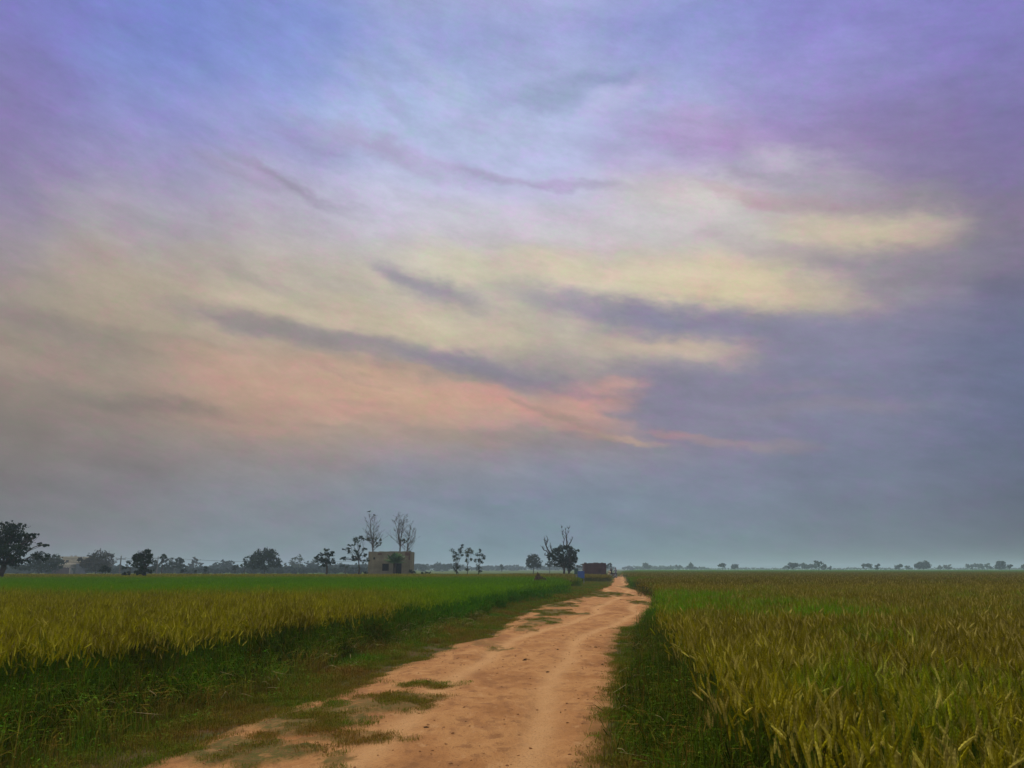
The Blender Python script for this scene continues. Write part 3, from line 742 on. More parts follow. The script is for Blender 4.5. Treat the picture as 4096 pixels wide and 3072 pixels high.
#@@REST@@
# ------------------------------------------------------------------ trees
def crown_mesh(name, mats, blobs, leaf, dens, seed, clump=.5, fill=.25, matpick=None):
    """leaf-sized faces gathered in clumps through the volume of each ellipsoid (x, y, z, rx, ry, rz)"""
    r_ = np.random.default_rng(seed); P = []
    for (x, y, z, rx, ry, rz_) in blobs:
        area = rx*rz_*PI; ncl = max(7, int(dens*area/(leaf*leaf)/7))
        d = r_.normal(size=(ncl, 3)); d /= np.linalg.norm(d, axis=1)[:, None]
        q = np.where(r_.random(ncl) < fill, r_.random(ncl)**.6*.8, .58 + .38*r_.random(ncl))
        c = d*q[:, None]*np.array([rx, ry, rz_]) + np.array([x, y, z])
        cr = clump*min(rx, rz_)*(.55 + .65*r_.random(ncl))
        for i in range(ncl):
            m = int(10 + 14*r_.random())
            P.append(c[i] + r_.normal(size=(m, 3))*cr[i]*np.array([.5, .5, .36]))
    P = np.concatenate(P); n = len(P)
    a = r_.normal(size=(n, 3)); a /= np.linalg.norm(a, axis=1)[:, None]
    b = np.cross(a, r_.normal(size=(n, 3))); b /= np.linalg.norm(b, axis=1)[:, None]
    s_ = (leaf*(.6 + .8*r_.random(n)))[:, None]
    V = np.stack([P - a*s_*.6, P + b*s_*.32, P + a*s_*.6, P - b*s_*.32], 1).reshape(-1, 3)
    me = bpy.data.meshes.new(name); me.vertices.add(4*n); me.vertices.foreach_set('co', V.astype(np.float32).ravel())
    me.loops.add(4*n); me.loops.foreach_set('vertex_index', np.arange(4*n, dtype=np.int32))
    me.polygons.add(n); me.polygons.foreach_set('loop_start', np.arange(0, 4*n, 4, dtype=np.int32))
    me.update(calc_edges=True); me.materials.append(mats); return me

def limb(mb, a, b, r0, r1, r_, wob=.12, n=5, sides=6):
    a = Vector(a); b = Vector(b); L = (b-a).length; pts = []
    for i in range(n+1):
        q = i/n; p_ = a.lerp(b, q); k = math.sin(PI*q)*wob*L
        pts.append(p_ + Vector((r_.uniform(-k, k), r_.uniform(-k, k), r_.uniform(-k, k)*.5)))
    mb.tube(pts, [r0 + (r1-r0)*i/n for i in range(n+1)], sides); return pts

def tree(name, label, cat, Y, base, blobs, leaf=.22, dens=3.2, fol=None, bark=None, fork=.35, trunk_r=None, seed=1, clump=.5, fill=.25, group=None, trunks=None, twigs=0):
    """base: photo column of the trunk; blobs: (px, py, half width px, half height px) of the crown at depth Y"""
    fol = fol or FOL_DARK; bark = bark or BARK; r_ = random.Random(seed)
    X0 = at(base, HOR, Y).x
    e = empty(name, (X0, Y, 0), label, cat, group)
    k = Y / F * 1.05; B = []
    W_ = max(b[2] for b in blobs)*k
    for (px, py, hx, hy) in blobs:
        p_ = at(px, py, Y); dy = r_.uniform(-.45, .45)*W_ if len(blobs) > 2 else 0
        B.append((p_.x - X0, dy, p_.z, hx*k, max(hx*k*.85, .3), hy*k))
    crown = link(bpy.data.objects.new('crown', crown_mesh('crown', fol, B, leaf, dens, seed, clump, fill)), e)
    top = max(b[2]+b[5] for b in B); low = min(b[2]-b[5] for b in B); zf = max(.3, low + (top-low)*fork*.5)
    tr_ = trunk_r or max(.05, top*.022)
    mb = MB()
    for tx in (trunks or [0.0]):
        tp = limb(mb, (tx*k, 0, -.15), (tx*k*.8 + sum(b[0] for b in B)/len(B)*.25, 0, zf), tr_*1.25, tr_*.8, r_, .05, 5, 7)
        for b in B:
            if trunks and len(trunks) > 1 and abs(b[0] - tx*k) > W_*1.6: continue
            end = (b[0], b[1], b[2] + b[5]*.15)
            ps = limb(mb, tp[-1], end, tr_*.42, tr_*.10, r_, .09, 5, 5)
            for _ in range(4 + twigs):
                s0 = ps[r_.randint(2, 5)]
                limb(mb, s0, (b[0] + b[3]*r_.uniform(-.8, .8), b[1] + b[4]*r_.uniform(-.8, .8), b[2] + b[5]*r_.uniform(-.5, .9)), tr_*.12, tr_*.03, r_, .1, 3, 4)
    mb.build('trunk', bark, e)
    return e

def bare_tree(name, label, Y, base, stems, seed, spread=.42, dens=1.0, r0=.11, leafy=None, crook=.03, low=0.0, zb=0.0):
    """leafless tree: stems [(px, py) of each leader's top]; fine ascending branches along the leaders"""
    r_ = random.Random(seed); X0 = at(base, HOR, Y).x; e = empty(name, (X0, Y, 0), label, 'tree')
    mt = MB(); mbr = MB(); tips = []
    def branch(p_, d, L, r, depth):
        n = 4; pts = [p_]; q = p_; dd = d.normalized()
        for i in range(n):
            dd = (dd + Vector((r_.uniform(-.16, .16), r_.uniform(-.16, .16), r_.uniform(-.02, .12)))).normalized(); q = q + dd*L/n; pts.append(q)
        mbr.tube(pts, [max(.009, r*(1-i/n*.75)) for i in range(n+1)], 4 if depth else 5, 0, False)
        tips.append(pts[-1]); tips.append(pts[-2])
        if depth < 2:
            for _ in range(int((5 if depth == 0 else 3)*dens)):
                j = r_.randint(1, n); a = r_.uniform(0, 2*PI)
                nd = (dd + Vector((math.cos(a), math.sin(a), 0))*r_.uniform(.5, 1.1) + Vector((0, 0, .15))).normalized()
                branch(pts[j], nd, L*r_.uniform(.35, .6), r*.55, depth+1)
    tops = [at(px, py, Y) for (px, py, *_) in stems]; H = max(t_.z for t_ in tops)
    fk = Vector((0, 0, H*(stems[0][2] if len(stems[0]) > 2 else .3)))
    limb(mt, (0, 0, -.1), fk, r0, r0*.85, r_, crook, 5, 7)
    for t_ in tops:
        T = Vector((t_.x - X0, r_.uniform(-.3, .3), t_.z)); ps = limb(mt, fk, T, r0*.75, .012, r_, crook, 9, 6)
        n = int(15*dens*(T-fk).length/6)
        for i in range(n):
            q = r_.uniform(.0, .96); j = min(8, int(q*9)); p_ = ps[j].lerp(ps[j+1], q*9-j); a = r_.uniform(0, 2*PI)
            L = spread*(T-fk).length*(1.02-q)**.8*r_.uniform(.5, 1.0)*.62 + .22
            branch(p_, Vector((math.cos(a)*1.15, math.sin(a)*1.15, .85)), L*1.35, r0*.20*(1.1-q), 0)
    mt.build('trunk', BARK_GREY, e); mbr.build('twigs', BARK_GREY, e)
    if leafy:
        r2 = np.random.default_rng(seed); bl = []
        for tp in tips:
            if tp.z < leafy*H and r_.random() < .16: bl.append((tp.x, tp.y, tp.z, .10, .10, .08))
        if bl: link(bpy.data.objects.new('leaves', crown_mesh('leaves', FOL_OLIVE, bl, .10, 1.2, seed, .7, .5)), e)
    return e

# near and middle distance, left to right in the field
tree("shade_tree", "large dark spreading tree with layered crown at the wheat's left edge", "tree", 73, 4,
     [(-70,2190,110,80),(0,2135,95,42),(70,2120,45,26),(60,2165,60,34),(112,2150,26,16),(-20,2210,90,40),(90,2205,60,30),(150,2178,32,12),(158,2138,14,7),(135,2142,18,7),(122,2228,38,20),
      (40,2240,62,26),(-100,2250,60,34),(95,2252,28,12),(28,2100,50,14)], .17, 2.6, FOL_DARK, fork=.30, trunk_r=.26, seed=3, clump=.42, fill=.3)
tree("field_tree", "hazy violet grey tree between the large spreading tree and the flat roofed house", "tree", 165, 160,
     [(165,2232,34,26),(130,2250,34,24),(205,2240,32,22),(175,2262,60,24),(230,2262,22,20),(60,2268,34,12),(105,2270,30,14)], .34, 3.4, FOL_MID, seed=5)
tree("field_tree", "broad dome crowned tree with a brownish top, right of the flat roofed house", "tree", 178, 385,
     [(392,2232,52,26),(360,2250,32,26),(415,2250,38,26),(392,2262,56,24),(332,2236,9,7),(336,2250,20,26)], .36, 3.8, FOL_BROWN, seed=6)
bare_tree("bare_tree", "small leafless tree leaning out beside the brownish dome crowned tree", 150, 432, [(444,2228,.4),(462,2240),(455,2250)], 8, .5, .8, .07)
tree("field_bush", "dark rounded bush in front of the brownish dome crowned tree", "bush", 108, 424, [(424,2274,22,12),(438,2280,12,9),(410,2280,12,9)], .18, 3.2, seed=9)
tree("field_tree", "small feathery tree beside the utility pole, over a low bush", "tree", 110, 524, [(500,2262,14,9),(520,2250,17,8),(492,2270,10,7),(540,2256,12,8)], .16, 1.8, seed=10, trunk_r=.07, fork=.2)
tree("field_bush", "low dark bush under the small feathery tree", "bush", 88, 505, [(506,2294,18,9),(496,2296,10,7)], .16, 3.2, seed=11)
tree("field_tree", "dense near black green tree with a lobed crown, near the left utility pole", "tree", 86, 580,
     [(578,2212,24,20),(550,2226,22,16),(572,2240,38,22),(605,2238,17,13),(610,2222,7,6),(566,2268,28,18),(576,2288,30,14),(548,2292,16,9),(596,2286,20,9),(540,2240,10,8)], .18, 4.0, FOL_DARK, seed=12, trunk_r=.2, fill=.4)
tree("field_tree", "thin tall twisted tree beside the right utility pole", "tree", 150, 648, [(652,2222,12,6),(661,2228,8,6),(645,2232,7,8),(650,2245,5,5)], .22, 2.2, seed=13, trunk_r=.10, fork=.8)
tree("field_tree", "hazy bush crowned tree just right of the near black green tree", "tree", 200, 625, [(622,2258,18,12),(640,2264,16,12),(612,2270,16,14)], .4, 3.4, FOL_MID, seed=14)
tree("field_tree", "wide hazy tree with a branch poking out to its right, before the faint trees", "tree", 215, 692,
     [(690,2244,28,14),(670,2256,24,16),(712,2254,24,14),(732,2242,9,4),(694,2268,40,14)], .42, 3.6, FOL_MID, seed=15)
tree("field_tree", "faint tall topped tree standing between two wide hazy ones", "tree", 330, 782, [(782,2238,13,9),(775,2256,14,12),(796,2256,14,10),(760,2264,13,10)], .6, 3.0, FOL_BROWN, seed=16)
tree("field_bush", "small dark leaning shrub left of the thin upright shrub", "bush", 130, 732, [(734,2281,10,6),(728,2288,7,5)], .2, 3, seed=17)
tree("field_bush", "thin upright dark shrub in the field behind the wheat", "bush", 150, 822, [(822,2272,8,10),(820,2282,7,5)], .22, 3, seed=18)
tree("field_bush", "tiny dark mound shaped shrub between the leaning shrub and the upright shrub", "bush", 140, 781, [(781,2285,9,4)], .2, 3, seed=19)
tree("field_tree", "hazy flat topped tree, left of the low pair", "tree", 360, 860, [(862,2258,20,10),(852,2266,14,10),(872,2266,14,10)], .6, 3.4, FOL_MID, seed=20)
tree("field_tree", "hazy tree with a drooping top, right of the low pair", "tree", 330, 908, [(905,2252,24,12),(922,2250,14,6),(892,2262,18,12),(926,2266,16,10)], .56, 3.4, FOL_MID, seed=21)
tree("field_bush", "dark round shrub standing before the curved hazy tree", "bush", 170, 942, [(942,2266,12,8),(936,2274,10,6)], .25, 3.2, seed=22)
tree("field_tree", "slim tree with small separate tufts against the left flank of the largest dome tree", "tree", 165, 980, [(984,2228,8,3),(976,2238,7,3),(982,2250,12,8),(976,2264,15,10)], .24, 2.4, seed=23, trunk_r=.09)
tree("field_tree", "largest dome crowned tree, dark slate coloured, in the middle of the left tree row", "tree", 168, 1058,
     [(1050,2216,34,22),(1020,2226,26,20),(1085,2224,28,24),(1012,2250,26,22),(1055,2250,50,26),(1104,2250,20,22),(1118,2262,8,12),(1000,2262,16,14)], .34, 4.6, FOL_MID, seed=24, clump=.45)
tree("field_tree", "faint fluffy tree, pale and rounded, right of the largest dome tree", "tree", 350, 1190, [(1198,2236,16,14),(1168,2246,14,14),(1188,2260,28,14)], .6, 2.8, FOL_OLIVE, seed=25)
tree("field_tree", "faint spreading tree close behind the lobed dark green tree on a clear trunk", "tree", 350, 1250, [(1262,2246,14,14),(1240,2256,18,12),(1250,2266,26,10)], .6, 3.0, FOL_MID, seed=26)
tree("field_tree", "dark green tree with a pointed top and clear trunk, left of the airy forked tree", "tree", 105, 1307,
     [(1308,2200,12,8),(1300,2222,28,14),(1322,2216,14,12),(1288,2240,24,14),(1316,2246,22,14),(1335,2250,10,7),(1296,2258,18,10),(1268,2228,8,5)], .18, 3.6, FOL_DARK, seed=27, trunk_r=.14, fill=.35)
tree("field_tree", "small flat topped hazy tree between the pointed tree and the airy forked tree", "tree", 190, 1383, [(1378,2262,18,5),(1390,2268,12,5),(1368,2266,10,5)], .26, 2.6, seed=28, trunk_r=.12)
tree("airy_tree", "tall airy tree with separate tufts and forked trunk beside the hut's left wall", "tree", 105, 1439,
     [(1430,2154,24,9),(1425,2166,13,8),(1442,2148,8,5),(1456,2157,9,5),(1397,2182,7,4),(1393,2196,12,6),(1398,2208,9,7),(1370,2196,5,3),(1416,2180,8,4),(1440,2184,7,4),(1428,2204,11,10),(1457,2198,10,6),
      (1412,2226,12,8),(1436,2222,12,8),(1462,2222,9,7),(1470,2240,8,8),(1430,2236,10,6),(1366,2234,7,4),(1380,2238,7,3),(1378,2230,6,3),(1418,2242,10,6),(1452,2244,12,6)], .13, 1.9, FOL_DARK, seed=29, trunk_r=.10, fork=.2, clump=.7, trunks=[-.5], twigs=1)
# the three bare trees behind the hut
bare_tree("bare_tree", "tall leafless tree with two parallel leaders behind the left end of the hut", 122, 1489, [(1477,2052,.42),(1497,2066)], 31, .42, 1.25, .15, .62, .02)
bare_tree("bare_tree", "tallest leafless tree, forked, rising behind the middle of the hut", 122, 1598, [(1594,2046,.48),(1620,2058),(1580,2080)], 32, .44, 1.15, .13, .6, .02)
bare_tree("bare_tree", "leafless tree leaning right behind the right end of the hut", 122, 1622, [(1646,2092,.4),(1656,2110)], 33, .46, 1.2, .12, .55, .02)
for i, (px, py, lab) in enumerate([(1477,2049,"small dark bird perched on the left leader tip of the leafless tree behind the hut"),(1497,2063,"small dark bird perched on the lower right leader tip of the same leafless tree"),
                                   (1636,2145,"dark bird sitting halfway up the leafless tree that leans right behind the hut")]):
    p_ = at(px, py, 122); mb = MB()
    mb.ellipsoid((0,0,.12), (.17,.09,.09), 10, 7); mb.ellipsoid((.16,0,.21), (.07,.06,.06), 8, 6)
    mb.tube([(.21,0,.21),(.30,0,.20)], [.022,.004], 5); mb.tube([(-.1,0,.12),(-.28,0,.05),(-.36,0,.02)], [.06,.045,.02], 6)
    mb.tube([(0,.03,.05),(0,.03,-.02)], [.009,.008], 4); mb.tube([(0,-.03,.05),(0,-.03,-.02)], [.009,.008], 4)
    b = mb.build("bird", mat_simple("feather", (.03,.028,.028), .7), None, True); b.location = p_; b.rotation_euler = (0, 0, [.3, 2.6, 1.2][i]); tag(b, lab, 'bird', "birds on the bare trees")
# saplings right of the hut
tree("sapling", "thin leafy sapling, left one of the three right of the hut, dense at its foot", "tree", 105, 1826,
     [(1812,2204,8,9),(1824,2216,9,8),(1852,2184,7,7),(1838,2196,7,6),(1840,2208,8,7),(1826,2236,14,10),(1818,2226,7,6),(1848,2222,6,5),(1826,2266,14,15),(1824,2284,12,8)], .12, 1.9, FOL_DARK, seed=41, trunk_r=.055, clump=.8, fork=.4, twigs=2)
tree("sapling", "thin leafy sapling, middle of the three right of the hut, bare in its lower half", "tree", 105, 1868,
     [(1876,2198,8,8),(1864,2210,8,7),(1882,2212,8,8),(1888,2206,6,7),(1870,2220,8,6),(1866,2242,5,5),(1884,2238,4,4),(1868,2280,8,6)], .12, 1.7, FOL_OLIVE, seed=42, trunk_r=.045, clump=.8, fork=.5, twigs=3)
tree("sapling", "thin leafy sapling with a pointed tip, right one of the three right of the hut", "tree", 105, 1914,
     [(1920,2202,5,8),(1910,2218,9,7),(1928,2222,9,7),(1936,2230,6,7),(1900,2240,6,9),(1918,2240,8,6),(1926,2250,6,6),(1912,2270,12,9),(1916,2284,10,7)], .12, 1.8, FOL_DARK, seed=43, trunk_r=.045, clump=.8, fork=.5, twigs=3)
tree("field_bush", "low dark bush hugging the right corner of the hut", "bush", 112, 1652, [(1650,2290,14,7),(1642,2284,8,6)], .16, 3, seed=44)
tree("field_bush", "small dark clump of weeds in the wheat between the hut and the saplings", "bush", 112, 1706, [(1712,2290,12,4),(1694,2292,9,4)], .14, 3, seed=45)
tree("field_bush", "low dark bush at the foot of the left wall of the hut", "bush", 112, 1462, [(1462,2290,12,6)], .16, 3, seed=46)
tree("field_tree", "round ball crowned slate coloured tree standing alone left of the gnarled tree", "tree", 225, 2134,
     [(2134,2236,24,20),(2120,2250,20,18),(2150,2250,18,18),(2134,2258,28,14)], .42, 4.8, FOL_MID, seed=47, fork=.1, clump=.4)
tree("field_tree", "hazy rounded tree half hidden behind the left side of the gnarled tree", "tree", 235, 2198, [(2198,2250,18,12),(2206,2260,18,10)], .44, 4, FOL_MID, seed=48)
# the gnarled tree: two trunks, dense crown, dead limbs out of its left and top
gt = tree("gnarled_tree", "dark tree on two trunks with dead crooked limbs sticking out of its crown", "tree", 120, 2256,
     [(2250,2196,24,16),(2225,2205,22,16),(2275,2202,18,16),(2290,2212,16,14),(2308,2204,9,6),(2210,2222,22,14),(2240,2230,34,20),(2280,2235,26,22),(2300,2232,10,20),(2266,2256,30,18),(2236,2252,22,16),(2282,2272,14,14),(2198,2232,10,8)],
     .2, 4.2, FOL_DARK, seed=49, trunk_r=.17, trunks=[-.0, 20], fork=.3, clump=.4)
r_ = random.Random(5); X0 = gt.location.x; k = 120/F
def dead(pts, r0, r1):
    mb = MB(); P_ = [at(px, py, 120) for px, py in pts]; P_ = [Vector((p_.x - X0, r_.uniform(-.15, .15), p_.z)) for p_ in P_]
    mb.tube(P_, [r0 + (r1-r0)*i/(len(P_)-1) for i in range(len(P_))], 6)
    for i in range(len(P_)*4):
        j = r_.randint(1, len(P_)-1); a = r_.uniform(-1, 1); L = r_.uniform(.2, .55)
        limb(mb, P_[j], P_[j] + Vector((a*L*.7, r_.uniform(-.3, .3)*L, L)), .03, .008, r_, .12, 3, 4)
    mb.build("dead_limb", BARK, gt)
dead([(2222,2228),(2200,2212),(2190,2196),(2182,2176),(2180,2166),(2179,2156)], .13, .05)
dead([(2184,2182),(2188,2170),(2191,2160),(2190,2152)], .08, .04)
dead([(2208,2205),(2204,2194),(2202,2182)], .09, .045)
dead([(2212,2222),(2196,2216),(2186,2204),(2175,2200),(2170,2193)], .10, .04)
dead([(2205,2224),(2190,2222),(2179,2221)], .08, .04)
dead([(2262,2196),(2268,2175),(2266,2155),(2264,2136),(2262,2120)], .13, .035)
dead([(2268,2186),(2278,2176),(2284,2166),(2288,2156)], .09, .045)
dead([(2256,2186),(2254,2172),(2257,2158),(2250,2140)], .08, .025)
dead([(2265,2146),(2272,2132),(2274,2116)], .04, .012)
dead([(2262,2150),(2250,2130),(2247,2112)], .035, .012)
tree("field_tree", "hazy tree rising above the right end of the maroon brick shed", "tree", 300, 2432, [(2430,2262,13,9),(2440,2260,7,8),(2420,2268,14,8)], .5, 3.6, FOL_MID, seed=50)
tree("field_tree", "faint tree between the gnarled tree and the maroon brick shed", "tree", 320, 2312, [(2306,2262,16,9),(2326,2266,12,8)], .5, 3.4, FOL_MID, seed=51)

# far single trees on the right horizon
FAR = [("umbrella shaped tree standing alone on the horizon, first one right of the dirt road", 2891, 480, [(2890,2262,13,7),(2882,2262,8,5)], 1),
 ("low spreading tree just right of the lone umbrella shaped tree", 2940, 560, [(2934,2264,12,6),(2948,2264,12,6),(2940,2270,18,6)], 0),
 ("darkest broad tree of the clump in the middle of the right horizon", 3172, 460, [(3166,2258,12,8),(3184,2262,12,8),(3172,2268,20,8)], 1),
 ("paler rounded tree right behind the darkest broad one of the clump", 3210, 560, [(3210,2262,16,9),(3226,2268,12,7)], 0),
 ("hedge shaped low tree joining the two tall ones of the clump", 3246, 560, [(3240,2266,16,8),(3258,2264,12,9)], 0),
 ("crooked open crowned tree with sky showing through, right end of the clump", 3276, 450, [(3270,2249,10,4),(3286,2252,10,5),(3272,2262,10,6),(3262,2246,5,3)], 1),
 ("small rounded tree tucked against the crooked open crowned tree", 3298, 480, [(3298,2264,10,8),(3290,2270,8,6)], 0),
 ("tiny round bush shaped tree standing just right of the clump", 3322, 500, [(3322,2271,9,6)], 0),
 ("faint low tree at the left foot of the clump", 3148, 600, [(3146,2270,11,6)], 0),
 ("ragged low tree, wide, third group from the right on the horizon", 3466, 500, [(3460,2264,14,8),(3476,2264,12,9),(3452,2262,8,4)], 1),
 ("small dark forked tree leaning right, beside the ragged wide tree", 3508, 430, [(3506,2268,7,7),(3516,2260,5,4)], 1),
 ("low rounded tree left of the largest right hand dome tree", 3598, 520, [(3598,2264,18,8),(3588,2268,12,7)], 1),
 ("little pale tree squeezed between the low rounded and the largest right hand dome", 3632, 560, [(3632,2268,10,6)], 0),
 ("largest dome tree of the right horizon with a lower shoulder on its left", 3694, 470, [(3698,2256,22,11),(3712,2262,12,10),(3668,2264,15,9),(3690,2266,28,8)], 1),
 ("pale low tree right of the largest right hand dome tree", 3760, 600, [(3758,2269,11,6)], 0),
 ("brownish rounded low tree, alone between the right dome tree and the long pale row", 3791, 560, [(3791,2267,14,8)], 2),
 ("long flat pale tree row seen as one spreading crown near the right edge", 3905, 620, [(3885,2266,16,8),(3905,2263,20,8),(3926,2266,16,8)], 0),
 ("pale upright tree between the long flat row and the round ball tree", 3950, 600, [(3948,2262,9,8),(3958,2268,12,6)], 0),
 ("round ball crowned tree close to the right edge of the field", 4004, 440, [(4004,2256,18,11),(4000,2266,22,8)], 1),
 ("small squat dark tree right beside the round ball crowned one", 4037, 420, [(4036,2266,10,6),(4044,2262,5,3)], 1),
 ("brownish low tree cut by the right edge of the view", 4092, 480, [(4096,2265,14,8)], 2),
 ("grey leafy tree, tallest above the hedge line just right of the dirt road", 2582, 640, [(2582,2262,14,9),(2592,2268,14,7)], 0),
 ("spiky topped tree above the hedge line, midway to the lone umbrella tree", 2766, 600, [(2764,2262,9,9),(2756,2268,12,6),(2774,2270,10,5)], 0),
 ("rounded pale tree above the hedge line left of the spiky topped one", 2712, 680, [(2714,2266,13,6)], 0),
 ("small dark tree standing up from the low hedge line right of the saplings", 2006, 420, [(2006,2262,5,4),(2006,2270,7,6)], 0)]
for i, (lab, bx_, Y, bl, dk) in enumerate(FAR):
    Z = min(b[1]+b[3] for b in bl)
    tree("far_tree", lab, "tree", Y, bx_, bl, leaf=.0016*Y, dens=7.5, fol=[FOL_MID, FOL_DARK, FOL_BROWN][dk], seed=70+i, fork=.1, trunk_r=.13, clump=.6, group="trees along the horizon")

# the far wood: one hazy mass
def wood(name, label, pieces, seed, fol=FOL_MID):
    r_ = random.Random(seed); bl = []
    for (x0, x1, ytop, var, Y0, Y1, step) in pieces:
        x = x0
        while x < x1:
            Y = r_.uniform(Y0, Y1); top = ytop - abs(r_.gauss(0, 1))*var; p_ = at(x, top, Y); hz = p_.z/2
            w = r_.uniform(.8, 1.6)*step*Y/F*.8
            bl.append((p_.x, Y, max(.8, p_.z-hz*.95), w, w, max(.8, hz)*.95)); x += step*r_.uniform(.4, .8)
    o = link(bpy.data.objects.new(name, crown_mesh(name, fol, bl, .95, 3.2, seed, .5, .3))); return tag(o, label, 'wood', kind='stuff')
wood("far_woods", "low blue grey wood along the horizon right of the dirt road", [(2500,2830,2270,4,780,950,16),(2820,3150,2273,2.0,850,1050,18),(2560,2680,2266,2,850,950,16),(3140,4200,2273,2.2,760,1000,18)], 1)
wood("far_woods", "blue grey wood along the horizon behind the hut and the saplings", [(1640,1700,2258,5,420,600,16),(1690,1860,2262,5,480,650,18),(1740,1800,2255,3,480,560,14),(1850,2460,2268,3,650,900,16),(1920,2080,2264,3,620,760,14),(2160,2460,2266,3,600,800,16)], 2)
wood("far_woods", "blue grey wood along the horizon behind the left tree row", [(-150,480,2262,6,300,420,16),(480,1000,2270,3,330,430,15),(0,1480,2274,3,250,330,16),(1000,1480,2264,4,330,450,15),(-150,480,2268,6,380,600,18),(800,960,2266,4,420,520,14),(1100,1500,2266,5,400,560,16),(1320,1480,2258,4,380,480,14)], 3)

# ------------------------------------------------------------------ buildings
PLAST = NT("mud_plaster", .95, .05); f1 = PLAST.noise(PLAST.obj(), .9, 6, .65); f2 = PLAST.noise(PLAST.obj(), 5, 5, .7, (1, 1, .35))
PLAST.color(PLAST.mix(PLAST.rng(f2, .5, .7, 0, .5), PLAST.ramp(f1, [(.3,(.11,.10,.066)), (.5,(.17,.152,.10)), (.72,(.24,.215,.14))]), (.12,.09,.07))); PLAST.bump(f2, .6, .03); PLAST = PLAST.m
CREAM = mat_simple("cream_plaster", (.48,.42,.31), .9, .1, .2, .8)
def mat_brick(name, c1, c2, mortar, scale):
    t = NT(name, .9, .1); m = t.n('ShaderNodeMapping'); m.inputs['Rotation'].default_value = (PI/2, 0, 0); t.l(t.obj(), m.inputs[0])
    b = t.n('ShaderNodeTexBrick'); b.inputs['Color1'].default_value = (*c1, 1); b.inputs['Color2'].default_value = (*c2, 1); b.inputs['Mortar'].default_value = (*mortar, 1)
    b.inputs['Scale'].default_value = scale; b.inputs['Mortar Size'].default_value = .012; t.l(m.outputs[0], b.inputs['Vector'])
    t.color(t.mix(t.rng(t.noise(t.obj(), 1.2, 5, .6), .4, .65, 0, .5), b.outputs['Color'], tuple(v*.6 for v in c1))); return t.m
BRICK = mat_brick("red_brick", (.052,.022,.022), (.072,.030,.028), (.045,.03,.03), 2.2)
BRICKD = mat_brick("exposed_brick", (.09,.05,.042), (.13,.07,.055), (.10,.08,.07), 2.2)
SHADE = mat_simple("painted_shade", (.02,.018,.016), .95)
CONC = mat_simple("concrete", (.24,.22,.19), .9, .1, .25, 3)

def facade(x0, x1, z0, z1, y0, y1, holes, mats, name, parent):
    """a wall of thickness y0..y1 with real openings, reveals included"""
    xs = sorted({x0, x1, *[h[0] for h in holes], *[h[1] for h in holes]}); zs = sorted({z0, z1, *[h[2] for h in holes], *[h[3] for h in holes]})
    solid = lambda a, b: not any(h[0] <= a < h[1] and h[2] <= b < h[3] for h in holes) and x0 <= a < x1 and z0 <= b < z1
    mb = MB()
    for i in range(len(xs)-1):
        for j in range(len(zs)-1):
            a, b, c_, d = xs[i], xs[i+1], zs[j], zs[j+1]
            if not solid(a, c_): continue
            mb.add([(a,y0,c_),(b,y0,c_),(b,y0,d),(a,y0,d)], [(0,1,2,3)]); mb.add([(a,y1,c_),(b,y1,c_),(b,y1,d),(a,y1,d)], [(3,2,1,0)])
            if i == 0 or not solid(xs[i-1], c_): mb.add([(a,y0,c_),(a,y1,c_),(a,y1,d),(a,y0,d)], [(3,2,1,0)])
            if i == len(xs)-2 or not solid(b, c_): mb.add([(b,y0,c_),(b,y1,c_),(b,y1,d),(b,y0,d)], [(0,1,2,3)])
            if j == 0 or not solid(a, zs[j-1]): mb.add([(a,y0,c_),(b,y0,c_),(b,y1,c_),(a,y1,c_)], [(3,2,1,0)])
            if j == len(zs)-2 or not solid(a, d): mb.add([(a,y0,d),(b,y0,d),(b,y1,d),(a,y1,d)], [(0,1,2,3)])
    return mb.build(name, mats, parent)

# the flat roofed hut (pump house)
HY = 118.0; a0 = at(1474, 2208, HY); X0 = a0.x
px2 = lambda px: at(px, HOR, HY).x - X0
pz2 = lambda py: at(1560, py, HY).z
hut = empty("hut", (X0, HY, 0), "flat roofed grey brown mud plastered hut with two dark openings, behind the left wheat", "building")
Wd = px2(1640); top = pz2(2208); D_ = 5.0
win = (px2(1528), px2(1555), pz2(2284), pz2(2255)); door = (px2(1572), px2(1606), 0.0, pz2(2253)); hole = (px2(1491), px2(1499), pz2(2238), pz2(2229))
facade(0, Wd, -.1, top, 0, .23, [win, door, hole], PLAST, "wall", hut)
mb = MB(); mb.box(0, .23, .232, D_, -.1, top-.02); mb.box(Wd-.23, Wd, .232, D_, -.1, top+.06); mb.box(.232, Wd-.232, D_-.23, D_, -.1, top-.05); mb.build("wall", PLAST, hut)
mb = MB(); mb.box(.232, Wd-.232, .232, D_-.232, top-.62, top-.48); mb.build("roof", CONC, hut)
mb = MB(); n = 16
for i in range(n):                                  # ragged, weathered parapet
    mb.box(Wd*i/n+.004, Wd*(i+1)/n-.004, -.01, .22, top+.002, top + .03 + .05*rnd.random() + .05*i/n)
mb.build("parapet", PLAST, hut)
mb = MB(); mb.box(px2(1509), px2(1526), -.02, -.003, pz2(2220), pz2(2212)); b = mb.build("brick_patch", BRICKD, hut)
mb = MB(); mb.box(px2(1619), px2(1639.6), -.02, -.003, pz2(2222), pz2(2209)); mb.box(px2(1634), px2(1639.6), -.02, -.003, pz2(2240), pz2(2223)); mb.build("brick_patch", BRICKD, hut)
mb = MB(); x0, x1, z0, z1 = win; mb.box(x0+.0, x0+.05, .06, .12, z0, z1); mb.box(x1-.05, x1, .06, .12, z0, z1); mb.box(x0+.052, x1-.052, .06, .12, z0, z0+.05)
for q in range(1, 5): mb.box(x0 + (x1-x0)*q/5-.008, x0+(x1-x0)*q/5+.008, .08, .10, z0+.052, z1)
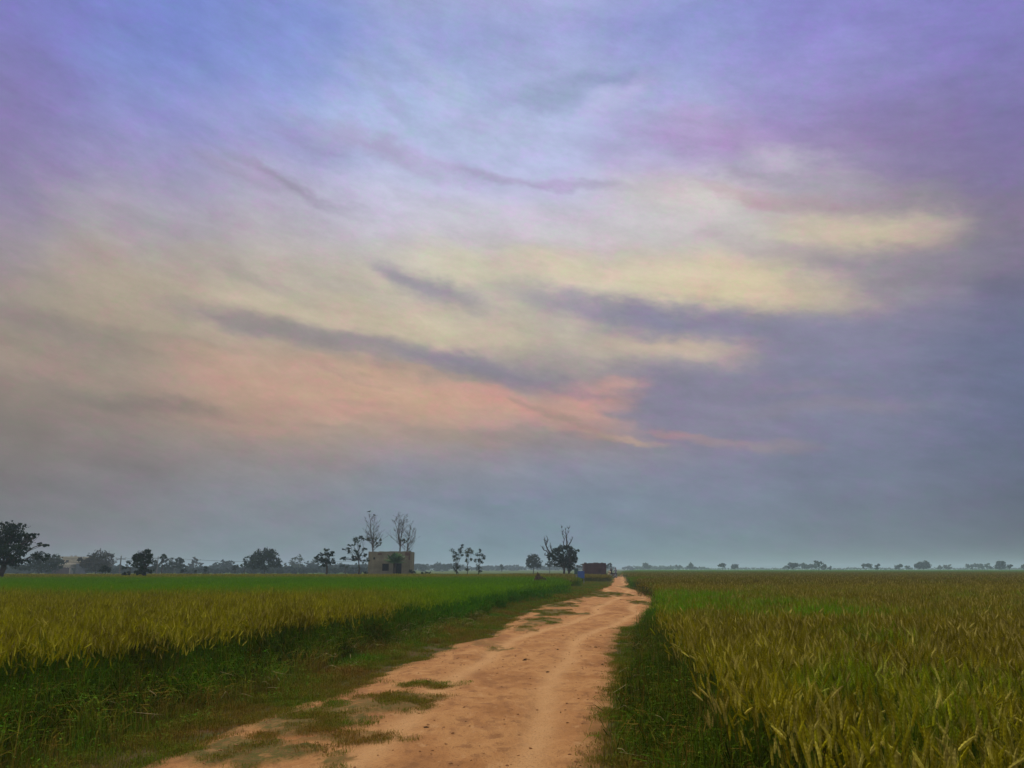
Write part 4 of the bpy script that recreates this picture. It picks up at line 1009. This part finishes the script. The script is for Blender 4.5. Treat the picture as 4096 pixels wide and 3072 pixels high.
mb.build("window", mat_simple("rusty_iron", (.06,.045,.035), .7), hut)
mb = MB(); x0, x1, z0, z1 = door; mb.box(x0, x0+.06, .06, .14, 0, z1); mb.box(x1-.06, x1, .06, .14, 0, z1); mb.box(x0+.062, x1-.062, .06, .14, z1-.06, z1-.001); mb.build("door_frame", mat_simple("old_wood", (.06,.045,.03), .9), hut)
mb = MB()
for q in range(7): mb.box(x0+.07+.02, x0+.07+.045+.02, .25+q*.13, .25+q*.13+.125, 0.02, z1-.1)
mb.build("door", mat_simple("door_wood", (.05,.035,.025), .9), hut)
for s_ in ((.12, .55), (Wd-1.2, .45)):
    pass
mb = MB(); mb.box(.24, Wd-.24, 1.6, 1.7, 0, top-.63); mb.build("shade_panel", SHADE, hut)  # added near-black panel, its colour paints the shade inside the hut's openings
# palm in front of it
py_ = HY - 2.2; pc = at(1580, 2253, py_); palm = empty("palm", (pc.x, py_, 0), "green date palm with arching fronds growing in front of the hut openings", "palm tree")
mb = MB(); pts = [(0.03*math.sin(i), 0, pc.z*i/8) for i in range(9)]; mb.tube(pts, [.17 + .03*(i % 2) for i in range(9)], 9); mb.build("trunk", BARK, palm)
r_ = random.Random(8)
for i in range(44):
    a = 2*PI*i*.381966; up = [1.3, .95, .65, .38][i % 4] + r_.uniform(-.12, .12); L = r_.uniform(1.7, 2.3); E = Vector((math.cos(a), math.sin(a), 0)); mb = MB()
    sp_ = []
    for q in range(9):
        t_ = q/8; sp_.append(Vector((0, 0, pc.z-.05)) + E*L*math.cos(up)*t_*(1+.1*t_) + Vector((0, 0, L*(math.sin(up)*t_ - .26*t_*t_))))
    mb.tube(sp_, [.022*(1-q/9)+.004 for q in range(9)], 4)
    T = Vector((-E.y, E.x, 0))
    for q in range(2, 40):
        t_ = q/40; j = min(7, int(t_*8)); p_ = sp_[j].lerp(sp_[j+1], t_*8-j); dd = (sp_[j+1]-sp_[j]).normalized(); ll = .52*math.sin(PI*min(1, t_*.85+.12))
        for sg in (-1, 1):
            tip = p_ + (T*sg*.8 + dd*.55 + Vector((0,0,-.18+r_.uniform(-.12,.2)))).normalized()*ll
            mb.add([p_ - dd*.035, p_ + dd*.035, tip], [(0, 1, 2)])
    mb.build("frond", FOL_GREEN, palm)

# far two storey house at the left
FY = 255.0; X0 = at(200, HOR, FY).x; fx = lambda px: at(px, HOR, FY).x - X0; fz = lambda py: at(250, py, FY).z
fh = empty("farmhouse", (X0, FY, 0), "cream flat roofed farmhouse with a smaller upper storey, half hidden by hazy trees", "house")
lowz = fz(2262); w0, w1 = fx(200), fx(280)
wins = [(fx(212), fx(221), 1.0, 2.0), (fx(240), fx(249), 1.0, 2.0)]
facade(0, w1, 0, lowz, 0, .25, wins, CREAM, "wall", fh)
mb = MB(); mb.box(0, .25, .252, 6, 0, lowz); mb.box(w1-.25, w1, .252, 6, 0, lowz); mb.box(.252, w1-.252, 5.75, 6, 0, lowz); mb.build("wall", CREAM, fh)
mb = MB(); mb.box(-.4, w1+.4, -.5, 6.3, lowz+.003, lowz+.35); mb.build("roof", CREAM, fh)
u0, u1, uz = fx(241), fx(303), fz(2232)
facade(u0, u1, lowz+.353, uz, .5, .75, [(fx(256), fx(268), fz(2250), fz(2240))], CREAM, "upper_wall", fh)
mb = MB(); mb.box(u0, u0+.25, .752, 6, lowz+.353, uz); mb.box(u1-.25, u1, .752, 6, 0, uz); mb.box(u0+.252, u1-.252, 5.75, 6, lowz+.353, uz); mb.build("upper_wall", CREAM, fh)
mb = MB(); mb.box(u0-.6, u1+.7, 0, 6.4, uz+.003, fz(2226)); mb.build("upper_roof", CREAM, fh)
for i, a in enumerate((262, 278)):
    mb = MB(); mb.box(fx(a), fx(a+5), 2, 2.6, fz(2226)+.003, fz(2226)+.35); mb.build("chimney", CONC, fh)
for h in wins + [(fx(256), fx(268), fz(2250), fz(2240))]:
    yy = .12 if h in wins else .62
    mb = MB(); mb.box(h[0]+.01, h[1]-.01, yy, yy+.03, h[2]+.01, h[3]-.01); mb.build("window", mat_simple("window_glass", (.03,.03,.035), .3, .5), fh)
mb = MB(); mb.box(fx(282), fx(303), 0, 2.5, 0, lowz-.6); mb.build("side_room", mat_simple("grey_plaster", (.20,.19,.17), .9), fh)
# maroon boundary wall in front of it
mb = MB(); bx0 = at(196, HOR, 250).x
mb.box(0, at(276, HOR, 250).x - bx0, 0, .25, 0, at(200, 2271, 250).z)
for q in range(9): mb.box(q*.75+.1, q*.75+.45, 0.02, .23, at(200, 2271, 250).z+.002, at(200, 2271, 250).z+.12)
o = mb.build("boundary_wall", BRICK); o.location = (bx0, 250, 0); tag(o, "dark maroon brick wall before the cream farmhouse", 'wall')
mb = MB(); bx0 = at(303, HOR, 246).x; mb.box(0, at(345, HOR, 246).x-bx0, 0, .25, 0, at(320, 2256, 246).z); mb.box(-.1, at(345, HOR, 246).x-bx0+.1, -.06, .31, at(320, 2256, 246).z+.002, at(320, 2256, 246).z+.15)
o = mb.build("side_wall", mat_simple("slate_wall", (.07,.07,.08), .9, .1, .3, 1)); o.location = (bx0, 246, 0); tag(o, "dark slate coloured wall between the farmhouse and the brownish dome crowned tree", 'wall')

# maroon brick shed by the road
BY_ = 138.0; X0 = at(2337, HOR, BY_).x; sx = lambda px: at(px, HOR, BY_).x - X0; sz = lambda py: at(2380, py, BY_).z
shed = empty("brick_shed", (X0, BY_, 0), "roofless dark maroon brick shed with a ragged top, left of the dirt road's far end", "shed")
Wd = sx(2425); top = sz(2254)
facade(0, Wd, -.1, top, 0, .23, [(Wd*.62, Wd*.62+.5, 1.0, 1.5)], BRICK, "wall", shed)
mb = MB(); mb.box(0, .23, .232, 3.4, -.1, top); mb.box(Wd-.23, Wd, .232, 3.4, -.1, top); mb.box(.232, Wd-.232, 3.17, 3.4, -.1, top-.1); mb.build("wall", BRICK, shed)
mb = MB(); x = .01
while x < Wd-.3:
    w_ = rnd.uniform(.2, .5); mb.box(x, min(x+w_, Wd)-.01, 0.0, .225, top+.002, top+rnd.choice([.03,.08,.08,.15,.16])); x += w_
mb.build("parapet", BRICK, shed)

# blue board and green box by the corner of the field
QY = 84.0; BLUE = mat_simple("blue_paint", (.035,.085,.24), .6, .3, .2, 3); POST = mat_simple("post_paint", (.22,.24,.28), .7)
pA = at(2310, 2284, QY); pB = at(2338, 2313, QY); bo = empty("blue_board", ((pA.x+pB.x)/2, QY, 0), "small plain blue board on two grey posts at the edge of the green weeds", "board")
hw = (pB.x-pA.x)/2
mb = MB(); mb.box(-hw, hw, -.03, .03, max(.25, pB.z), pA.z); mb.box(-hw-.02, hw+.02, -.045, -.032, pA.z-.05, pA.z+.0); mb.box(-hw-.02, hw+.02, -.045, -.032, max(.25, pB.z), max(.25, pB.z)+.05); mb.build("panel", BLUE, bo)
for s_ in (-1, 1):
    mb = MB(); mb.tube([(s_*hw*.82, .06, -.1), (s_*hw*.82, .06, pA.z-.02)], [.028, .028], 8); mb.build("post", POST, bo)
pA = at(2297, 2275, 88); pB = at(2312, 2297, 88); bo = empty("green_box", ((pA.x+pB.x)/2, 88, 0), "dark green upright meter box on a post behind the blue board", "box"); hw = (pB.x-pA.x)/2
mb = MB(); mb.box(-hw, hw, -.12, .12, pB.z, pA.z); mb.box(-hw-.03, hw+.03, -.15, .15, pA.z+.002, pA.z+.04); mb.build("case", mat_simple("green_paint", (.03,.075,.06), .6, .3), bo)
mb = MB(); mb.box(-hw+.04, hw-.04, -.135, -.122, pB.z+.06, pA.z-.05); mb.build("door", mat_simple("green_paint_door", (.035,.085,.068), .6, .3), bo)
mb = MB(); mb.tube([(0, 0, -.1), (0, 0, pB.z-.002)], [.04, .04], 8); mb.build("post", POST, bo)

# heap in the green crop
hp = at(2160, 2320, 56); mb = MB(); V = []; n = 44; wx = 38*56/F
for j in range(n):
    for i in range(n):
        u, v = i/(n-1)*2-1, j/(n-1)*2-1; d = math.hypot(u, v)
        hgt = max(0, 1-d*d)**.7*.62 + max(0, 1-math.hypot((u-.45)/.5, v/.6))*.16 + max(0, 1-math.hypot((u+.25)/.4, v/.5))*.32
        z = hgt*(.75+.5*float(fbm(i*.3, j*.3))) + .10*(float(fbm(i*.9, j*.9))-.5)*(d < .95)
        V.append((u*wx*1.05, v*wx*.8, z*1.35))
mb.add(V, [(j*n+i, j*n+i+1, (j+1)*n+i+1, (j+1)*n+i) for j in range(n-1) for i in range(n-1)])
tt = NT("heap_earth", .95, .05); tt.color(tt.ramp(tt.noise(tt.obj(), 5, 6, .7), [(.3,(.04,.030,.014)),(.55,(.07,.052,.026)),(.75,(.13,.10,.045))])); tt.bump(tt.noise(tt.obj(), 14, 6, .7), .9, .05)
o = mb.build("earth_heap", tt.m, None, True); o.location = (hp.x, 56, .12); tag(o, "rough brown heap of earth and straw poking out of the green crop", 'heap')

# utility poles and wires
WOODP = mat_simple("pole_concrete", (.13,.125,.12), .9); WIRE = mat_simple("wire_metal", (.03,.03,.032), .6)
poles = []
for (px, py, Y, lab) in ((485,2225,125,"thin utility pole beside the small feathery tree"), (633,2226,172,"thin utility pole beside the thin twisted tree"), (1502,2236,235,"thin utility pole mostly hidden behind the hut")):
    p_ = at(px, py, Y); e = empty("utility_pole", (p_.x, Y, 0), lab, "utility pole", "poles of the power line")
    mb = MB(); mb.tube([(0, 0, -.2), (0, 0, p_.z)], [.12, .075], 8); mb.build("pole", WOODP, e)
    mb = MB(); mb.box(-.75, .75, -.12, -.075, p_.z-.45, p_.z-.36); mb.build("crossarm", WOODP, e)
    for s_ in (-.68, 0, .68):
        mb = MB(); z0 = p_.z-.358 if s_ else p_.z; mb.tube([(s_, -.09 if s_ else 0, z0+.002), (s_, -.09 if s_ else 0, z0+.08), (s_, -.09 if s_ else 0, z0+.16)], [.03, .055, .03], 8); mb.build("insulator", mat_simple("ceramic", (.3,.28,.25), .4, .4), e)
    poles.append(Vector((p_.x, Y, p_.z)))
p0 = poles[0] + (poles[0]-poles[1])*1.0
for (a, b, lab) in ((p0, poles[0], "wire running left from the pole by the feathery tree"), (poles[0], poles[1], "wire between the two left utility poles"), (poles[1], poles[2], "long wire from the twisted tree's pole towards the hut")):
    for s_ in (-.68, .68):
        mb = MB(); pts = [a.lerp(b, q/16) + Vector((s_, 0, -.20 - 1.1*4*(q/16)*(1-q/16)*(a-b).length/90)) for q in range(17)]
        mb.tube(pts, [.014]*17, 4); w_ = mb.build("power_line", WIRE); tag(w_, lab + (", nearer one of its pair" if s_ < 0 else ", farther one of its pair"), 'wire', "wires of the power line")

# ------------------------------------------------------------------ riders on the road
def skin_body(name, joints, edges, radii, paint, mats, parent=None):
    """one continuous skinned body; paint(x, y, z) gives the material slot of a face"""
    me = bpy.data.meshes.new(name); me.from_pydata(joints, edges, []); o = link(bpy.data.objects.new(name, me))
    md = o.modifiers.new('skin', 'SKIN'); o.modifiers.new('sub', 'SUBSURF').render_levels = 1
    o.modifiers['sub'].levels = 1
    sv = me.skin_vertices[0].data
    for i, q in enumerate(radii): sv[i].radius = (q[0], q[1]) if isinstance(q, tuple) else (q, q)
    sv[0].use_root = True
    dg = bpy.context.evaluated_depsgraph_get(); dg.update()
    m2 = bpy.data.meshes.new_from_object(o.evaluated_get(dg)); bpy.data.objects.remove(o)
    m2.name = name; m2.materials.clear()
    for m in mats: m2.materials.append(m)
    for p_ in m2.polygons: p_.material_index = paint(*p_.center); p_.use_smooth = True
    return link(bpy.data.objects.new(name, m2), parent)
SKIN = mat_simple("skin", (.20,.11,.07), .6, .3, .1)
HAIR = mat_simple("hair", (.012,.010,.009), .7)
def rider(loc, rz, shirt, trousers, label):
    """sits astride at seat height .80, hands on the bars; +Y is forward"""
    e = empty("person", loc, label, "person", None, rz)
    J = [(0,-.05,.90),(0,-.04,1.08),(0,-.01,1.25),(0,.02,1.40),(0,.045,1.49),(0,.07,1.60),(0,.08,1.70)]; Rr = [(.15,.12),(.14,.11),(.17,.12),(.15,.10),(.055,.06),(.078,.09),(.062,.075)]
    E_ = [(0,1),(1,2),(2,3),(3,4),(4,5),(5,6)]
    for s_ in (-1, 1):
        n = len(J); J += [(s_*.17,.03,1.42),(s_*.25,.16,1.19),(s_*.28,.40,1.08),(s_*.28,.47,1.07)]; Rr += [.055,.045,.034,.03]; E_ += [(3,n),(n,n+1),(n+1,n+2),(n+2,n+3)]
        pm = n+3; pz = J[pm]
        for f_, (dx, L) in enumerate([(-.030,.068),(-.011,.078),(.009,.073),(.028,.058)]):
            m_ = len(J); J += [(pz[0]+s_*dx, pz[1]+.04, pz[2]+.004), (pz[0]+s_*dx, pz[1]+.04+L*.5, pz[2]-.008), (pz[0]+s_*dx, pz[1]+.03+L*.5, pz[2]-.045)]; Rr += [.010,.009,.008]; E_ += [(pm, m_), (m_, m_+1), (m_+1, m_+2)]
        m_ = len(J); J += [(pz[0]-s_*.035, pz[1]+.01, pz[2]-.02), (pz[0]-s_*.04, pz[1]+.04, pz[2]-.045)]; Rr += [.011,.009]; E_ += [(pm, m_), (m_, m_+1)]
        n = len(J); J += [(s_*.10,-.02,.86),(s_*.20,.34,.78),(s_*.19,.16,.36),(s_*.19,.30,.31)]; Rr += [.095,.065,.048,.042]; E_ += [(0,n),(n,n+1),(n+1,n+2),(n+2,n+3)]
    def paint(x, y, z):
        if z > 1.47: return 2
        if abs(x) > .24 and y > .33 and z > 1.0: return 2
        if z < .40: return 3
        if z < .96 and not (abs(x) > .2 and z > .95): return 1
        return 0
    skin_body("body", J, E_, Rr, paint, [shirt, trousers, SKIN, mat_simple("sandal", (.03,.02,.015), .8)], e)
    mb = MB(); mb.ellipsoid((0,.060,1.685), (.092,.105,.10), 12, 8); mb.build("hair", HAIR, e, True)
    for nm, c_, q_, m_ in (("nose",(0,.165,1.62),(.014,.022,.02),SKIN),("ear",(-.082,.07,1.62),(.012,.022,.032),SKIN),("ear",(.082,.07,1.62),(.012,.022,.032),SKIN),
                       ("eye",(-.032,.152,1.645),(.012,.008,.008),HAIR),("eye",(.032,.152,1.645),(.012,.008,.008),HAIR),("mouth",(0,.157,1.578),(.026,.008,.006),HAIR)):
        mb = MB(); mb.ellipsoid(c_, q_, 8, 6); mb.build(nm, m_, e, True)
    return e
BLACKM = mat_simple("black_metal", (.02,.02,.022), .45, .5); RUB = mat_simple("rubber", (.018,.018,.018), .9); CHR = mat_simple("steel", (.35,.35,.36), .35, .6); REDP = mat_simple("red_paint", (.16,.02,.018), .4, .5)
def motorcycle(loc, rz, tankm, label):
    e = empty("motorcycle", loc, label, "motorcycle", "motorcycles on the dirt road", rz)
    for y in (-.62, .66):
        mb = MB(); mb.torus((0, y, .30), .265, .042, 'X', 26, 8); w_ = mb.build("wheel", RUB, e, True)
        mb = MB(); mb.torus((0, y, .30), .225, .012, 'X', 26, 6); mb.tube([(-.07, y, .30), (.07, y, .30)], [.04, .04], 10)
        for q in range(12):
            a = 2*PI*q/12; mb.tube([(0, y, .30), (0, y + .225*math.cos(a), .30 + .225*math.sin(a))], [.004, .004], 3)
        mb.build("rim", CHR, w_)
    mb = MB()
    for s_ in (-.05, .05):
        mb.tube([(s_,.66,.30),(s_,.52,.72),(s_,.46,.92)], [.02,.02,.022], 6); mb.tube([(s_,-.62,.30),(s_,-.1,.36)], [.02,.02], 6); mb.tube([(s_*1.6,-.6,.32),(s_*1.6,-.45,.66)], [.02,.02], 6)
    mb.tube([(0,.47,.86),(0,.30,.45),(0,-.08,.36)], [.022]*3, 6); mb.tube([(0,.45,.86),(0,-.1,.68),(0,-.72,.70)], [.022]*3, 6)
    mb.build("frame", BLACKM, e)
    mb = MB(); mb.ellipsoid((0,.16,.84), (.12,.27,.115), 12, 8); mb.build("fuel_tank", tankm, e, True)
    mb = MB(); mb.box(-.12, .12, -.72, -.06, .74, .80); mb.tube([(0,-.72,.775),(0,-.40,.785),(0,-.06,.80)], [.09,.105,.09], 8); mb.build("seat", RUB, e)
    mb = MB(); mb.box(-.11, .11, -.05, .26, .34, .54); mb.tube([(0,.16,.5),(0,.22,.70)], [.075,.07], 10)
    for q in range(5): mb.box(-.10, .10, .10, .28, .56+q*.03, .568+q*.03)
    mb.build("engine", CHR, e)
    mb = MB(); mb.tube([(.11,.2,.36),(.14,-.2,.30),(.15,-.75,.36)], [.025,.03,.045], 8); mb.build("exhaust", CHR, e)
    mb = MB(); mb.tube([(-.36,.42,1.05),(-.18,.47,1.02),(0,.49,.98),(.18,.47,1.02),(.36,.42,1.05)], [.014]*5, 6); mb.build("handlebar", BLACKM, e)
    mb = MB(); mb.ellipsoid((0,.60,.92), (.09,.07,.09), 12, 8); mb.build("headlight", CHR, e, True)
    for y, a0_ in ((-.62, .5), (.66, .3)):
        mb = MB(); pts = [(0, y + .33*math.cos(a0_ + q*.3), .30 + .33*math.sin(a0_ + q*.3)) for q in range(8)]; mb.tube(pts, [.045]*8, 6); mb.build("mudguard", tankm, e)
    return e
RYY = 146.0
pr = at(2462, HOR, RYY).x; pl_ = at(2445, HOR, RYY-1.5).x
motorcycle((pr, RYY, .02), R(8), BLACKM, "dark motorcycle under the grey clad rider on the dirt road's left side")
rider((pr, RYY, .02), R(8), mat_simple("grey_cloth", (.16,.16,.20), .9), mat_simple("grey_trousers", (.12,.12,.15), .9), "person in grey clothes sitting upright on the right hand motorcycle, seen from behind")
motorcycle((pl_, RYY-1.5, .02), R(24), REDP, "motorcycle loaded with pale sacks, beside the grey clad rider")
rider((pl_, RYY-1.5, .02), R(24), mat_simple("black_cloth", (.018,.018,.022), .9), mat_simple("brown_trousers", (.08,.055,.045), .9), "person in a dark top riding the loaded motorcycle beside the grass")
SACK = mat_simple("sackcloth", (.42,.34,.20), .95, .05, .25, 6)
for i, (dx, dz, lab) in enumerate(((-.48, .62, "pale sack hanging on the left side of the loaded motorcycle"), (-.36, 1.02, "pale bundle tied on top behind the dark clad rider"))):
    mb = MB(); mb.ellipsoid((0, 0, 0), (.26, .24, .24), 14, 9, 0, .05); mb.tube([(0,0,.2),(0.02,0,.28),(0,0,.34)], [.07,.04,.08], 8)
    o = mb.build("sack", SACK, None, True); o.location = (pl_ + dx, RYY-1.9, dz); tag(o, lab, 'sack')

# ------------------------------------------------------------------ haze
t = bpy.data.materials.new("haze"); t.use_nodes = True; tn = t.node_tree
for q in list(tn.nodes): tn.nodes.remove(q)
pv = tn.nodes.new('ShaderNodeVolumePrincipled'); pv.inputs['Color'].default_value = HAZE_COL if 'HAZE_COL' in globals() else (.62,.80,.92,1); pv.inputs['Density'].default_value = .00065
out = tn.nodes.new('ShaderNodeOutputMaterial'); tn.links.new(pv.outputs[0], out.inputs['Volume'])
mb = MB(); mb.box(-2700, 2700, -320, 3100, -1, 16); hz = mb.build("haze", t); tag(hz, kind='stuff')
